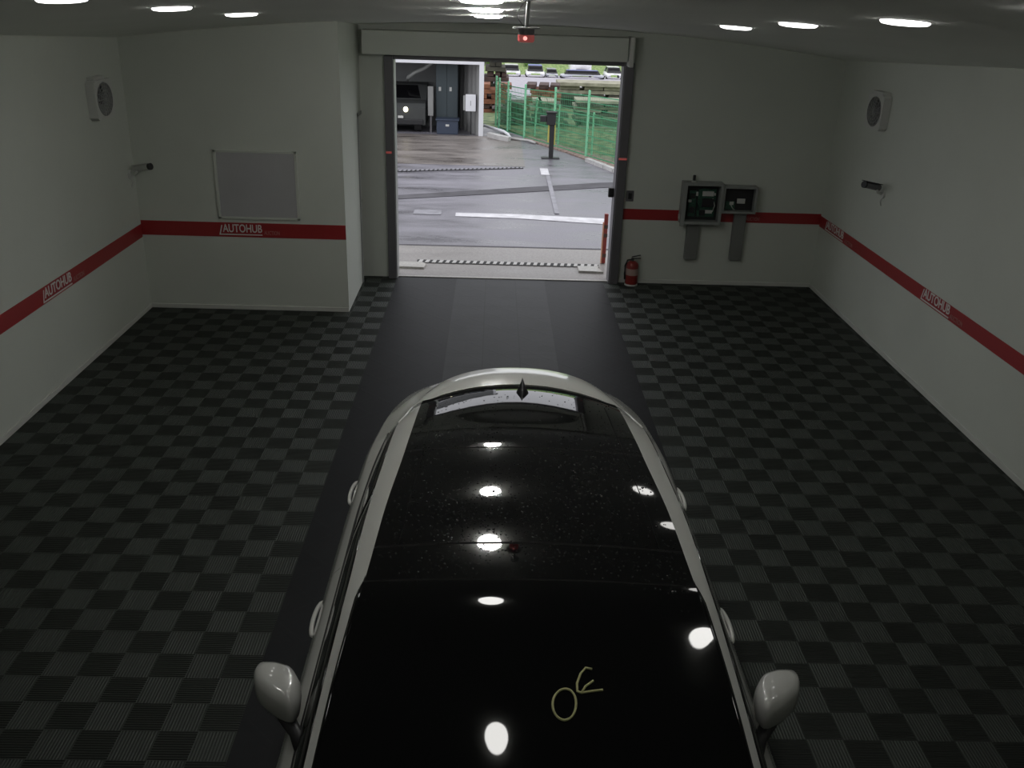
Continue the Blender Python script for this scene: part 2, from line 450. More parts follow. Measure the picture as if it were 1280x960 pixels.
# ------------------------------------------------------------------ ceiling lamps
def lamp(x, y, label, proto=None, soft=False):
    z = cz(x, y)
    if proto is None:
        t = thing('ceiling_lamp', label, 'lamp', (x, y, z), 'round ceiling lamps')
        MB().lathe((0, 0, 0), [(.03, .003), (.126, .003), (.128, -.002), (.124, -.004), (.115, -.004), (.03, -.003)], seg=36).build('trim_ring', 'trim', t, 'auto').location = (0, 0, 0)
        MB().lathe((0, 0, 0), [(.02, -.003), (.115, -.003), (.115, -.009), (.106, -.016), (.08, -.020), (.02, -.022)], seg=36).build('diffuser', 'lamp', t, 'auto').location = (0, 0, 0)
        me = t.children[-1].data if t.children[-1].name.startswith('diffuser') else [c for c in t.children if c.name.startswith('diffuser')][0].data
        me.materials.append(M['lampr'])
        for p in me.polygons:
            if abs(p.normal.z) < .2: p.material_index = 1
    else:
        t = copy_tree(proto); t.location = (x, y, z); t['label'] = label
    if soft:
        for ch in t.children:
            if ch.name.startswith('diffuser'):
                ch.data = SOFT.setdefault(soft, ch.data.copy()); ch.data.materials[0] = M[soft]; ch.data.materials[1] = M[soft]
    # lie against the sloping ceiling
    gx, gy = .0035 - .0344 * x, -.0485
    t.rotation_euler = (math.atan(gy), -math.atan(gx), 0)
    return t
SOFT = {}
CEN = [5.3, 6.75, 8.2, 3.85, 2.4, .95]
cl = ['nearest of the three round lamps in the middle ceiling row', 'middle of the three round lamps in the middle ceiling row', 'farthest of the three round lamps in the middle ceiling row, above the doorway']
L0 = None
for i, y in enumerate(CEN):
    o = lamp(-.085 + .004 * (y - 5.3), y, cl[i] if i < 3 else 'round ceiling lamp over the white car, out of the picture', L0, 'lampn' if i > 2 else False); L0 = L0 or o
sl = ['nearest %s round ceiling lamp, at the edge of the picture', 'middle of the three round lamps in the %s ceiling row', 'farthest round lamp of the %s ceiling row, toward the doorway']
for xs, word in (((-2.04, -1.94, -1.865), 'left'), ((1.95, 1.82, 1.76), 'right')):
    for i, y in enumerate((4.7, 5.95, 7.25)):
        lamp(xs[i], y, sl[i] % word, L0, 'lampd')
    for y in (3.3,):
        lamp(xs[0], y, 'round ceiling lamp of the %s row, out of the picture' % word, L0, 'lampn')

# ------------------------------------------------------------------ warning beacon on a pole
bx, by = .158, 5.05
bz = cz(bx, by)
t = thing('warning_beacon', 'small red warning beacon hanging on a thin pole from the ceiling', 'beacon', (bx, by, bz))
MB().lathe((bx, by, bz), [(.01, .002), (.04, .002), (.042, -.006), (.012, -.012)]).build('ceiling_plate', 'lsteel', t, 'auto')
MB().cyl((bx, by, bz - .005), (bx - .008, by, bz - .135), .0095).build('pole', 'lsteel', t, 'auto')
mb = MB(); mb.tube([(bx - .002, by - .012, bz), (bx - .05, by - .01, bz - .05), (bx - .058, by - .01, bz - .09), (bx - .02, by - .01, bz - .135)], .0018, 6); mb.build('cable', 'dark', t)
c = (bx - .008, by, bz - .14)
MB().lathe(c, [(.02, .006), (.070, .004), (.071, -.003), (.02, -.005)]).build('mounting_disc', 'lsteel', t, 'auto')
MB().lathe(c, [(.02, -.003), (.042, -.004), (.042, -.030), (.04, -.032), (.02, -.032)]).build('base', 'steel', t, 'auto')
dm = MB().lathe(c, [(.02, -.031), (.043, -.032), (.044, -.060), (.037, -.068), (.01, -.070)]).build('dome', 'redlens', t, 'auto')
MB().sph((c[0] - .005, c[1] - .037, c[2] - .048), .012, (1, .9, 1)).build('bulb', 'redglow', dm, True, org=None).location = (0, 0, 0)

# ------------------------------------------------------------------ roller shutter: housing and guide rails
t = thing('roller_shutter', 'grey roller shutter housing and guide rails framing the vehicle doorway', 'shutter', (.15, YB, DH))
MB().box((-1.55, YB - .26, 2.715), (1.52, YB - .002, 2.98), .012).build('housing', 'wall', t)
MB().box((1.53, YB - .30, 2.66), (1.585, YB - .002, 2.99), .012).build('end_bracket', 'base', t)
MB().box((-1.22, YB - .03, 2.655), (1.52, YB + .10, 2.735), .006).build('bottom_bar', 'steel', t)
for s_, x0, x1 in ((-1, -1.315, -1.215), (1, 1.515, 1.625)):
    g_ = MB().box((x0, YB - .10, 0), (x1, YB - .002, 2.70), .006).build('guide_rail', 'steel', t)
    xa, xb = (x1 - .028, x1 + .012) if s_ < 0 else (x0 - .012, x0 + .028)
    MB().box((xa, YB - .085, 0), (xb, YB + .155, 2.655), .004).build('rail_lip', 'lsteel' if s_ < 0 else 'steel', g_, org=None).location = (0, 0, 0)
    MB().box((x0 + .004, YB - .108, 1.575), (x1 - .03 if s_ < 0 else x1 - .006, YB - .099, 1.60), .001).build('red_reflector', 'redlens', g_).location = (0, 0, 0)  # unlit reflector, given a faint glow of its own
for ob in t.children:
    for ch in ob.children: ch.location = (0, 0, 0)

t = tag(MB().box((1.435, YB - .02, 1.10), (1.50, YB + .04, 1.215), .008).build('door_sensor', 'dark'), 'small black sensor box on the right side of the doorway', 'sensor')
t = thing('wall_switch', 'small dark switch plate on the back wall beside the right rail', 'switch', (1.70, YB, 1.12))
MB().box((1.66, YB - .012, 1.055), (1.755, YB, 1.19), .006).build('plate', 'steel', t)
MB().box((1.685, YB - .02, 1.085), (1.73, YB - .010, 1.16), .004).build('rocker', 'dark', t)

# ------------------------------------------------------------------ electric control box
t = thing('control_box', 'open grey electric control box full of circuit boards on the back wall', 'control box', (2.75, YB, 1.05))
def tray(x0, x1, z0, z1, d, w=.035):
    mb = MB(); y0 = YB - d
    mb.box((x0, YB - .02, z0), (x1, YB - .001, z1))
    for lo, hi in (((x0, y0, z0), (x0 + w, YB - .02, z1)), ((x1 - w, y0, z0), (x1, YB - .02, z1)),
                   ((x0 + w, y0, z0), (x1 - w, YB - .02, z0 + w)), ((x0 + w, y0, z1 - w), (x1 - w, YB - .02, z1))): mb.box(lo, hi, .003)
    return mb
box_m = mat('box_grey', (.30, .315, .30), .5)
tray(2.34, 2.84, .82, 1.335, .17).build('wide_tray', box_m, t)
tray(2.845, 3.27, .965, 1.30, .15, .026).build('low_tray', box_m, t)
MB().box((2.42, YB - .05, .86), (2.80, YB - .024, 1.29)).build('mounting_plate', 'dark', t)
MB().box((2.875, YB - .05, .995), (3.24, YB - .024, 1.27)).build('mounting_plate', 'dark', t)
MB().box((2.33, YB - .19, .80), (2.385, YB - .165, 1.35), .004).build('opened_cover', box_m, t)
MB().box((2.55, YB - .066, .90), (2.77, YB - .052, 1.25)).build('circuit_board', 'pcb', t)
MB().box((2.44, YB - .066, .90), (2.53, YB - .052, 1.22)).build('circuit_board', 'pcb', t)
MB().box((2.90, YB - .066, 1.00), (3.02, YB - .052, 1.10)).build('circuit_board', 'pcb', t)
for (x0, x1, z0, z1, m_) in ((2.60, 2.74, 1.16, 1.22, 'label'), (2.63, 2.74, .945, .985, 'label'), (2.52, 2.545, 1.16, 1.21, 'label'),
                             (2.43, 2.47, 1.08, 1.11, 'label'), (3.04, 3.14, 1.08, 1.14, 'label'), (2.95, 3.0, 1.06, 1.10, 'wplastic'), (2.745, 2.765, 1.17, 1.2, 'label')):
    MB().box((x0, YB - .082, z0), (x1, YB - .066, z1), .002).build('terminal', m_, t)
for (x0, x1, z0, z1) in ((2.60, 2.75, 1.03, 1.13), (2.58, 2.65, .92, .99), (2.45, 2.51, .95, 1.02), (2.45, 2.51, 1.13, 1.19)):
    MB().box((x0, YB - .10, z0), (x1, YB - .066, z1), .004).build('relay', 'dark', t)
for i, pts in enumerate((((2.73, 1.14), (2.76, 1.05), (2.74, .97)), ((2.96, 1.07), (2.99, 1.02), (3.02, 1.0)), ((2.55, 1.25), (2.62, 1.27), (2.72, 1.25)), ((2.53, 1.1), (2.56, 1.0), (2.6, .96)))):
    MB().tube([(a, YB - .09 - .01 * (k == 1), b) for k, (a, b) in enumerate(pts)], .006, 6).build('wire', 'wplastic' if i < 2 else 'dark', t)
mb = MB(); mb.cyl((2.47, YB - .10, 1.335), (2.47, YB - .10, 1.355), .03).build('lamp_foot', 'wplastic', t, 'auto')
MB().cyl((2.47, YB - .10, 1.352), (2.47, YB - .10, 1.42), .017).build('signal_lamp', 'dark', t, 'auto')
for x0, x1, z1, lab in ((2.455, 2.61, .82, 'brownish grey cable duct under the wide tray'), (3.035, 3.185, .965, 'grey cable duct under the low tray')):
    o = MB().box((x0, YB - .075, .345), (x1, YB - .001, z1), .006).build('cable_duct', mat('duct_grey', (.20, .205, .195), .5), t)
MB().box((2.325, YB - .11, .87), (2.34, YB - .06, .93), .003).build('latch', 'wplastic', t)

# ------------------------------------------------------------------ fire extinguisher
ex, ey = 1.795, YB - .10
t = thing('fire_extinguisher', 'red fire extinguisher standing on the floor right of the doorway', 'fire extinguisher', (ex, ey, 0))
MB().lathe((ex, ey, 0), [(.05, .012), (.076, .016), (.08, .03), (.08, .25), (.072, .285), (.045, .31), (.02, .318)]).build('cylinder', 'exred', t, 'auto')
MB().lathe((ex, ey, 0), [(.0815, .14), (.0815, .225)]).build('label_band', mat('label_pale_pink', (.45, .33, .29), .6), t, 'auto')
MB().lathe((ex, ey, 0), [(.06, .0), (.084, .0), (.084, .02), (.06, .02)]).build('foot_ring', 'wplastic', t, 'auto')
MB().cyl((ex, ey, .31), (ex, ey, .345), .02).build('valve', 'chrome', t, 'auto')
mb = MB(); mb.box((ex - .02, ey - .012, .345), (ex + .10, ey + .012, .355), .003).box((ex - .015, ey - .012, .362), (ex + .10, ey + .012, .373), .003, Matrix.Rotation(-.22, 3, 'Y'), (ex - .015, ey, .365))
mb.build('lever', 'dark', t)
MB().tube([(ex - .015, ey - .01, .335), (ex - .07, ey - .05, .34), (ex - .10, ey - .06, .27), (ex - .098, ey - .045, .16), (ex - .09, ey - .03, .08)], .010, 8).build('hose', 'black', t, True)

# ------------------------------------------------------------------ wall fans
def fan(s_, xw, y, z, label, w=.43, h=.36):
    t = thing('wall_fan', label, 'fan', (xw, y, z), 'square wall fans')
    n = -s_
    x1 = xw + n * .085
    lo, hi = min(xw, x1), max(xw, x1)
    mb = MB()
    hw, hh, r = w / 2, h / 2, h * .44
    # square plate with a round hole: ring of quads between circle and square
    K = 40; fr = []; 
    for k in range(K):
        a = 2 * math.pi * k / K; c_, s2 = math.cos(a), math.sin(a)
        f = min(hw / max(abs(c_), 1e-6), hh / max(abs(s2), 1e-6))
        fr.append(((c_ * r * hw / hh * .95, s2 * r), (c_ * f, s2 * f)))
    V = lambda x, p: mb.bm.verts.new((x, y + p[0], z + p[1]))
    A = [V(x1, a) for a, b in fr]; B = [V(x1, b) for a, b in fr]; Cc = [V(xw + n * .002, a) for a, b in fr]; D = [V(xw + n * .002, b) for a, b in fr]
    for k in range(K):
        j = (k + 1) % K
        mb.bm.faces.new((A[k], A[j], B[j], B[k])); mb.bm.faces.new((B[k], B[j], D[j], D[k])); mb.bm.faces.new((A[k], A[j], Cc[j], Cc[k]))
    mb.build('frame', 'wplastic', t)
    mb = MB(); mb.box((min(xw + n * .002, xw + n * .012), y - hw * .9, z - hh * .9), (max(xw + n * .002, xw + n * .012), y + hw * .9, z + hh * .9)); mb.build('backplate', 'dark', t)
    mb = MB()
    for k in range(4):
        rr = r * (.3 + .22 * k)
        pts = [(x1 + n * .004, y + math.cos(2 * math.pi * i / 30) * rr * hw / hh * .95, z + math.sin(2 * math.pi * i / 30) * rr) for i in range(30)]
        mb.tube(pts, .004, 6, closed=True)
    for k in range(8):
        a = math.pi * k / 8
        mb.tube([(x1 + n * .004, y + math.cos(a) * r * q, z + math.sin(a) * r * q) for q in (-1, 1)], .003, 6)
    mb.build('guard', 'lsteel', t)
    hub = MB().cyl((xw + n * .02, y, z), (xw + n * .065, y, z), .05).build('hub', 'steel', t, 'auto')
    for k in range(5):
        a0 = 2 * math.pi * k / 5 + .4; mb = MB(); rows = []
        for q in (.3, .6, .95):
            rows.append([(xw + n * (.03 + .03 * (v + .5)), y + math.cos(a0 + v * .85) * r * q, z + math.sin(a0 + v * .85) * r * q) for v in (-.5, -.25, 0, .25, .5)])
        mb.grid(rows)
        o = mb.build('blade', 'lsteel' if s_ < 0 else 'steel', t); o.modifiers.new('thick', 'SOLIDIFY').thickness = .004
    MB().box((lo, y - hw * .75, z + hh), (hi - .02 if n > 0 else hi, y + hw * .55, z + hh + .03), .004).build('top_hood', 'wplastic', t)
fan(1, XR, 10.18, 2.36, 'square fan with dark round grille high on the right wall')
fan(-1, XL, 9.32, 2.35, 'square pale fan high on the left wall')

# ------------------------------------------------------------------ wall cameras
def cctv(s_, xw, y, z, label):
    n = -s_
    t = thing('security_camera', label, 'camera', (xw, y, z))
    MB().cyl((xw, y, z), (xw + n * .022, y, z), .05).build('wall_plate', 'wplastic', t, 'auto')
    MB().tube([(xw + n * .02, y, z), (xw + n * .07, y, z + .01), (xw + n * .085, y, z + .05)], .014, 10).build('arm', 'wplastic', t, True)
    a = Vector((xw + n * .05, y + .03, z + .055)); b = Vector((xw + n * .24, y - .06, z + .10))
    MB().cyl(a, b, .034).build('body', 'wplastic' if s_ < 0 else 'steel', t, 'auto')
    d = (b - a).normalized()
    MB().cyl(b - d * .002, b + d * .022, .036, .036).build('lens', 'dark', t, 'auto')
    mb = MB(); q = d.to_track_quat('X', 'Z').to_matrix()
    mb.box((-.11, -.036, .034), (.14, .036, .041), .002, None); 
    bmesh.ops.transform(mb.bm, matrix=Matrix.Translation((a + b) / 2) @ q.to_4x4(), verts=mb.bm.verts)
    mb.build('sun_hood', 'wplastic' if s_ < 0 else 'dark', t)
    MB().tube([(xw + n * .012, y, z - .04), (xw + n * .02, y + .01, z - .09), (xw + n * .004, y + .01, z - .13)], .006, 6).build('cable', 'wplastic', t)
cctv(1, XR, 9.74, 1.57, 'small dark bullet camera on a pale bracket on the right wall')
cctv(-1, XL, 9.90, 1.52, 'small pale bullet camera on the left wall near the corner')

# ------------------------------------------------------------------ the white car
XC = .172
KY = [1.05, 1.2, 1.5, 1.85, 2.2, 2.5, 2.86, 3.4, 3.9, 4.3, 4.55, 4.75, 5.0, 5.2, 5.5, 5.8, 5.97]
KV = dict(
    w=[.62, .78, .87, .885, .893, .895, .895, .895, .895, .892, .887, .88, .855, .83, .76, .62, .42],
    zs=[.70, .77, .84, .89, .915, .925, .935, .94, .945, .95, .955, .96, .965, .965, .95, .92, .87],
    wb=[.50, .68, .76, .785, .80, .81, .812, .812, .812, .80, .785, .765, .735, .70, .63, .50, .30],
    zb=[.74, .82, .89, .945, .965, .975, .98, .985, .99, .995, 1.0, 1.005, 1.01, 1.01, .99, .95, .89],
    wu=[.48, .64, .72, .765, .735, .71, .685, .672, .655, .645, .61, .60, .60, .60, .56, .45, .27],
    zu=[.75, .835, .905, .965, 1.125, 1.245, 1.345, 1.385, 1.375, 1.335, 1.295, 1.24, 1.14, 1.07, 1.01, .96, .895],
    wi=[.42, .58, .66, .725, .695, .665, .620, .590, .560, .548, .545, .545, .545, .545, .50, .40, .22],
    zi=[.755, .845, .915, .975, 1.14, 1.268, 1.385, 1.425, 1.415, 1.375, 1.33, 1.275, 1.17, 1.09, 1.02, .965, .90],
    cr=[.02, .03, .045, .06, .055, .05, .04, .032, .032, .032, .03, .03, .03, .03, .03, .03, .02])
def hermite(xs, ys, x):
    n = len(xs)
    if x <= xs[0]: return ys[0]
    if x >= xs[-1]: return ys[-1]
    i = max(k for k in range(n - 1) if xs[k] <= x)
    h = xs[i + 1] - xs[i]
    s = [(ys[k + 1] - ys[k]) / (xs[k + 1] - xs[k]) for k in range(n - 1)]
    def tan(k):
        if k == 0: return s[0]
        if k == n - 1: return s[-1]
        a, b = s[k - 1], s[k]
        return 0 if a * b <= 0 else 2 * a * b / (a + b)
    t = (x - xs[i]) / h
    return ((2 * t**3 - 3 * t**2 + 1) * ys[i] + (t**3 - 2 * t**2 + t) * h * tan(i) + (-2 * t**3 + 3 * t**2) * ys[i + 1] + (t**3 - t**2) * h * tan(i + 1))
FA, RA, WR = 1.98, 4.98, .34
def prof(y):
    k = {n: hermite(KY, v, y) for n, v in KV.items()}
    zb0 = .20
    for ax in (FA, RA):
        d = abs(y - ax)
        if d < .40: zb0 = max(zb0, .33 + math.sqrt(.16 - d * d))
    top = k['zs'] - .05
    L = lambda f: zb0 + (top - zb0) * f
    if zb0 > top - .05: zb0 = top - .05
    w_, wi, zi = k['w'], k['wi'], k['zi']
    P = [(w_ - .05, zb0), (w_ - .012, L(.33)), (w_, L(.66)), (w_ - .002, top), (w_ - .035, k['zs']), (k['wb'], k['zb']),
         (k['wu'], k['zu']), ((k['wu'] + wi) / 2, max(zi, k['zu']) - (zi - k['zu']) * .32), (wi, zi)]
    for f in (.84, .67, .5, .33, .16, 0.):
        P.append((wi * f, zi + k['cr'] * (1 - f * f)))
    return P, wi
NB = 8                      # index of the inner edge of the roof rail
def pt(y, j, side):
    P, wi = prof(y); x, z = P[j]
    s = min(max((y - 4.15) / .5, 0), 1); s = s * s * (3 - 2 * s)
    f = max(0, 1 - (x / .56) ** 2) if j >= NB else 0
    s2 = 1 - min(max((y - 2.0) / .86, 0), 1)
    fade = 1 - min(max((y - 5.3) / .6, 0), 1)
    ff = 1 - min(max((2.9 - y) / .1, 0), 1)
    yy = y + .19 * f * s * fade
    if j >= NB and 1.6 < y < 3.1:            # the windscreen bows forward in plan
        b = 1 - min(max((y - 2.2) / .9, 0), 1)
        yy -= .10 * (1 - (x / max(wi, .01)) ** 2) * b * min(1, (y - 1.6) / .3)
    return Vector((XC + side * x, yy, z))
def ys(a, b, n): return [a + (b - a) * i / n for i in range(n + 1)]
def patch(mb, Y, J, side):
    mb.grid([[pt(y, j, side) for j in J] for y in Y], side > 0)
def nrm(y, j, side):
    y = min(max(y, 1.06), 5.96)
    dy = pt(y + .004, j, side) - pt(y - .004, j, side)
    if j == 14: return Vector((0, -dy.z, dy.y)).normalized()
    j0, j1 = max(j - 1, NB), min(j + 1, 14)
    n = (pt(y, j1, side) - pt(y, j0, side)).cross(dy)
    return (n if n.z > 0 else -n).normalized()
NRM = {}
def strip(mb, Y, J):
    """both halves of a top panel, joined over the centre line"""
    rows = []
    for y in Y:
        r = []
        for j, sd in [(j, -1) for j in J] + [(j, 1) for j in J[::-1][1:]]:
            p = pt(y, j, sd); NRM[tuple(round(c, 4) for c in p)] = nrm(y, j, sd); r.append(p)
        rows.append(r)
    mb.grid(rows, True)
def top_panel(mb, name, m):
    """a top panel shaded with the exact normals of the whole roof, so that panels meet without a crease"""
    o = mb.build(name, m, car, True, recalc=False)
    me = o.data
    me.normals_split_custom_set_from_vertices([NRM.get(tuple(round(c, 4) for c in v.co), Vector((0, 0, 1))) for v in me.vertices])
    return o

car = thing('car', 'white car with black glass roof parked in the middle of the bay', 'car', (XC, 3.5, 0))
def fin(mb, name, m, par=None, smooth=True, solid=0.):
    bmesh.ops.remove_doubles(mb.bm, verts=mb.bm.verts, dist=1e-5)
    o = mb.build(name, m, par or car, smooth, recalc=False)
    if par is not None and par is not car: o.location = (0, 0, 0)
    if solid:
        s = o.modifiers.new('thick', 'SOLIDIFY'); s.thickness = solid; s.offset = -1
    return o
JB = list(range(0, 6)); JC = list(range(NB, 15))
Yall = sorted(set([round(y, 3) for y in ys(1.05, 5.97, 82)] + [1.86, 1.92, 2.30, 2.24, 4.60, 4.66, 4.86, 5.42]))
mb = MB()
for s_ in (-1, 1):
    patch(mb, [y for y in Yall if y <= 2.30], JB, s_)
    patch(mb, [y for y in Yall if y >= 4.60], JB, s_)
    for a, b in ((2.30, 4.60),):
        patch(mb, [y for y in Yall if a - .06 <= y <= b + .06], [0, 1], s_)
    patch(mb, [y for y in Yall if y <= 1.92], [5, 6, 7, 8], s_)
    patch(mb, [y for y in Yall if y >= 4.86], [5, 6, 7, 8], s_)
# nose and tail
for y, fl in ((1.05, False), (5.97, True)):
    pts = [pt(y, j, 1) for j in range(15)] + [pt(y, j, -1) for j in range(13, -1, -1)]
    vs = [mb.bm.verts.new(p) for p in pts]
    f = mb.bm.faces.new(vs if fl else vs[::-1])
fin(mb, 'body_shell', 'cpaint')
mb = MB(); strip(mb, [y for y in Yall if y <= 1.86], JC); fin(mb, 'bonnet', 'cpaint', solid=.01)
mb = MB(); strip(mb, [y for y in Yall if y >= 5.42], JC); fin(mb, 'tailgate', 'cpaint', solid=.01)
def door_panel(name, a, b, s_):
    mb = MB(); Y = ys(a + .0015, b - .0015, 16); patch(mb, Y, [1, 2, 3, 4, 5], s_)
    return fin(mb, name, 'cpaint')
for s_ in (-1, 1):
    doors = {}
    for nm, a, b, hy in (('front_door', 2.30, 3.56, 3.34), ('rear_door', 3.56, 4.60, 4.45)):
        d = door_panel(nm, a, b, s_)
        xo = XC + s_ * .890
        # strap handle standing proud of the door
        pts = []
        for q in ys(0, 1, 12):
            bow = math.sin(math.pi * min(max(q, 0), 1)) ** .3
            pts.append((xo + s_ * (.040 * bow - .006), hy - .13 + .26 * q, .845 + .004 * q))
        hm = MB().tube(pts, .0105, 8, sx=1.0).build('door_handle', 'paint', d, True); hm.location = (0, 0, 0)
        cup = MB().sph((xo - s_ * .004, hy, .845), .055, (.05, 1.3, .5)).build('handle_recess', 'dark', d, True); cup.location = (0, 0, 0)
        if nm == 'front_door': doors['f'] = d
    # side windows and the black waist seal
    for nm, a, b in (('front_side_window', 2.02, 3.50), ('rear_side_window', 3.56, 4.86)):
        mb = MB(); Y = ys(a, b, 18); rows = []
        for y in Y:
            p5, p6 = pt(y, 5, s_), pt(y, 6, s_)
            t = min(max((4.86 - y) / .5, 0.02), 1) ** .7
            top = p5.lerp(p6, t)
            rows.append([p5.lerp(top, q) + Vector((s_ * .012 * math.sin(math.pi * q), 0, 0)) for q in (0, .25, .5, .75, 1)])
        mb.grid(rows, s_ > 0); fin(mb, nm, 'sglass', solid=.004)
    mb = MB(); mb.grid([[pt(y, 5, s_), pt(y, 6, s_)] for y in ys(3.50, 3.56, 2)], s_ > 0); fin(mb, 'door_pillar', 'dark', solid=.004)
    mb = MB(); mb.tube([pt(y, 5, s_) + Vector((s_ * .002, 0, .004)) for y in ys(2.0, 4.86, 30)], .008, 6); mb.build('waist_seal', 'black', car, True)
    # quarter panel closing the wedge behind the rear side window
    mb = MB(); rows = []
    for y in ys(4.36, 4.88, 12):
        p5, p6 = pt(y, 5, s_), pt(y, 6, s_); t = min(max((4.86 - y) / .5, 0.02), 1) ** .7
        top = p5.lerp(p6, t); rows.append([top.lerp(p6, q) for q in (0, .5, 1)])
    mb.grid(rows, s_ > 0); fin(mb, 'rear_pillar', 'cpaint', solid=.006)
    # roof rail running down into the windscreen pillar; it narrows in a small step at the windscreen top
    mb = MB(); rows = []
    for y in ys(1.90, 4.88, 60):
        a, b, c_ = pt(y, 6, s_), pt(y, 7, s_), pt(y, 8, s_)
        k = min(max((2.90 - y) / .10, 0), 1); k = k * k * (3 - 2 * k)
        c2 = c_.lerp(b, .62 * k); b2 = b.lerp(a, .35 * k)
        rows.append([a, b2, c2])
    mb.grid(rows, s_ > 0); fin(mb, 'roof_rail', 'cpaint')
    mb = MB(); rows = []
    for y in ys(1.90, 2.90, 30):
        b, c_ = pt(y, 7, s_), pt(y, 8, s_); k = min(max((2.90 - y) / .10, 0), 1); k = k * k * (3 - 2 * k)
        rows.append([c_.lerp(b, .62 * k) + Vector((0, 0, -.004)), c_ + Vector((0, 0, -.002))])
    mb.grid(rows, s_ > 0); fin(mb, 'pillar_glass_edge', 'wglass', solid=.003)

mb = MB(); strip(mb, ys(1.84, 2.862, 22), JC); ws = top_panel(mb, 'windscreen', 'wglass')
for nm, a, b, m_ in (('roof_header', 2.87, 3.055, 'glass'), ('glass_roof', 3.067, 3.86, 'glass'), ('rear_roof_panel', 3.872, 4.61, 'glass')):
    mb = MB(); strip(mb, ys(a, b, 24), JC); top_panel(mb, nm, m_)
seamm = mat('seam_rubber', (.012, .012, .012), .9, spec=.1)
for y, d in ((2.866, .004), (3.061, .0055), (3.866, .0055)):
    mb = MB(); mb.grid([[pt(y + q, j, -1) for j in JC] + [pt(y + q, j, 1) for j in JC[::-1][1:]] for q in (-d, d)]); fin(mb, 'roof_seal', 'seam_rubber' if False else seamm)
for s_ in (-1, 1):      # thin side strips where the glass roof meets the rails
    mb = MB(); mb.tube([pt(y, 9, s_) + Vector((-s_ * .0, 0, .0012)) for y in ys(3.07, 4.5, 30)], .0015, 5); mb.build('roof_side_seam', bpy.data.materials['seam_rubber'], car, True)
mb = MB(); strip(mb, ys(4.61, 4.70, 4), JC); fin(mb, 'roof_gap_shade', mat('gap_black', (.006, .006, .006), .9, spec=.05), solid=.004)  # black strip added for the shaded gap between roof and spoiler
mb = MB(); strip(mb, ys(4.70, 5.42, 14), JC); fin(mb, 'rear_window', 'sglass', solid=.005)

# tailgate spoiler behind the roof edge
mb = MB(); top = []; low = []
for i in range(25):
    u = -1 + 2 * i / 24; x = .60 * u
    yf = 4.69 + .205 * (1 - u * u); yr_ = 4.90 + .30 * (1 - abs(u) ** 2.6)
    z0, z1 = 1.332 - .05 * u * u - .03 * u ** 8, 1.312 - .05 * u * u - .05 * u ** 8
    r = []
    for q in ys(0, 1, 6):
        r.append(Vector((XC + x * (1 - .04 * q), yf + (yr_ - yf) * q, z0 + (z1 - z0) * q + .012 * math.sin(math.pi * q))))
    th = .045
    r += [Vector((XC + x * .96, yr_ - .012, z1 - th)), Vector((XC + x, yf + .02, z0 - th)), r[0].copy()]
    top.append(r)
mb.grid(top, True); bmesh.ops.remove_doubles(mb.bm, verts=mb.bm.verts, dist=1e-5)
bmesh.ops.holes_fill(mb.bm, edges=[e for e in mb.bm.edges if e.is_boundary], sides=12)
sp_ = mb.build('spoiler', 'cpaint', car, 'auto')
MB().box((XC - .16, 5.185, 1.268), (XC + .16, 5.20, 1.282), .003).build('brake_light', 'redlens', car)

# beads of rain water standing on the roof glass
random.seed(21)
spots = [(random.uniform(-.55, .55), random.uniform(2.9, 4.5), random.uniform(.12, .38)) for _ in range(16)] + [(-.22, 3.3, .35), (-.25, 3.8, .35), (.5, 3.5, .3), (.5, 3.0, .25), (-.2, 2.95, .3)]
mb = MB(); nd = 0
ic = bmesh.new(); bmesh.ops.create_icosphere(ic, subdivisions=1, radius=1)
iv = [v.co.copy() for v in ic.verts]; iff = [[v.index for v in f.verts] for f in ic.faces]; ic.free()
DV, DF = [], []
while nd < 3200:
    if random.random() < .72:
        sx_, sy_, sr = random.choice(spots); x, y = random.gauss(sx_, sr * .55), random.gauss(sy_, sr * .8)
    else: x, y = random.uniform(-.6, .6), random.uniform(2.8, 4.62)
    if not (2.70 < y < 4.60): continue
    k = {n: hermite(KY, KV[n], y) for n in ('wi', 'zi', 'cr')}
    if abs(x) > k['wi'] - .02 or y > 4.2: 
        if abs(x) > k['wi'] - .02 or random.random() < .5: continue
    f = abs(x) / k['wi']
    s = min(max((y - 4.15) / .5, 0), 1); s = s * s * (3 - 2 * s)
    z = k['zi'] + k['cr'] * (1 - f * f); yy = y + .19 * max(0, 1 - (x / .56) ** 2) * s
    r = random.choice((.0018, .0024, .003, .0036, .0044))
    n0 = len(DV)
    DV += [(XC + x + v.x * r, yy + v.y * r, z + v.z * r * .7) for v in iv]; DF += [[n0 + q for q in f_] for f_ in iff]
    nd += 1
me = bpy.data.meshes.new('water_beads'); me.from_pydata(DV, [], DF); me.materials.append(M['drop'])
for p in me.polygons: p.use_smooth = True
wb_ = bpy.data.objects.new('water_beads', me); COL.objects.link(wb_); wb_.parent = car; wb_.location = -car.location; wb_['kind'] = 'stuff'

# shark fin antenna
ax, ay = XC + .015, 4.60
az = 1.352
mb = MB(); rows = []
for q in ys(0, 1, 10):
    hgt = .078 * q ** .6 * (1 if q < .93 else .75); wd = .038 * math.sin(math.pi * min(.08 + .9 * q, 1)) ** .7 + .004
    y = ay + .0 + .18 * q
    rows.append([(ax - wd, y, az), (ax - wd * .35, y + .01, az + hgt * .7), (ax, y + .02 * q, az + hgt), (ax + wd * .35, y + .01, az + hgt * .7), (ax + wd, y, az)])
mb.grid(rows); bmesh.ops.holes_fill(mb.bm, edges=[e for e in mb.bm.edges if e.is_boundary], sides=30)
mb.build('antenna', mat('black_antenna', (.008, .008, .009), .5, spec=.2), car, True)

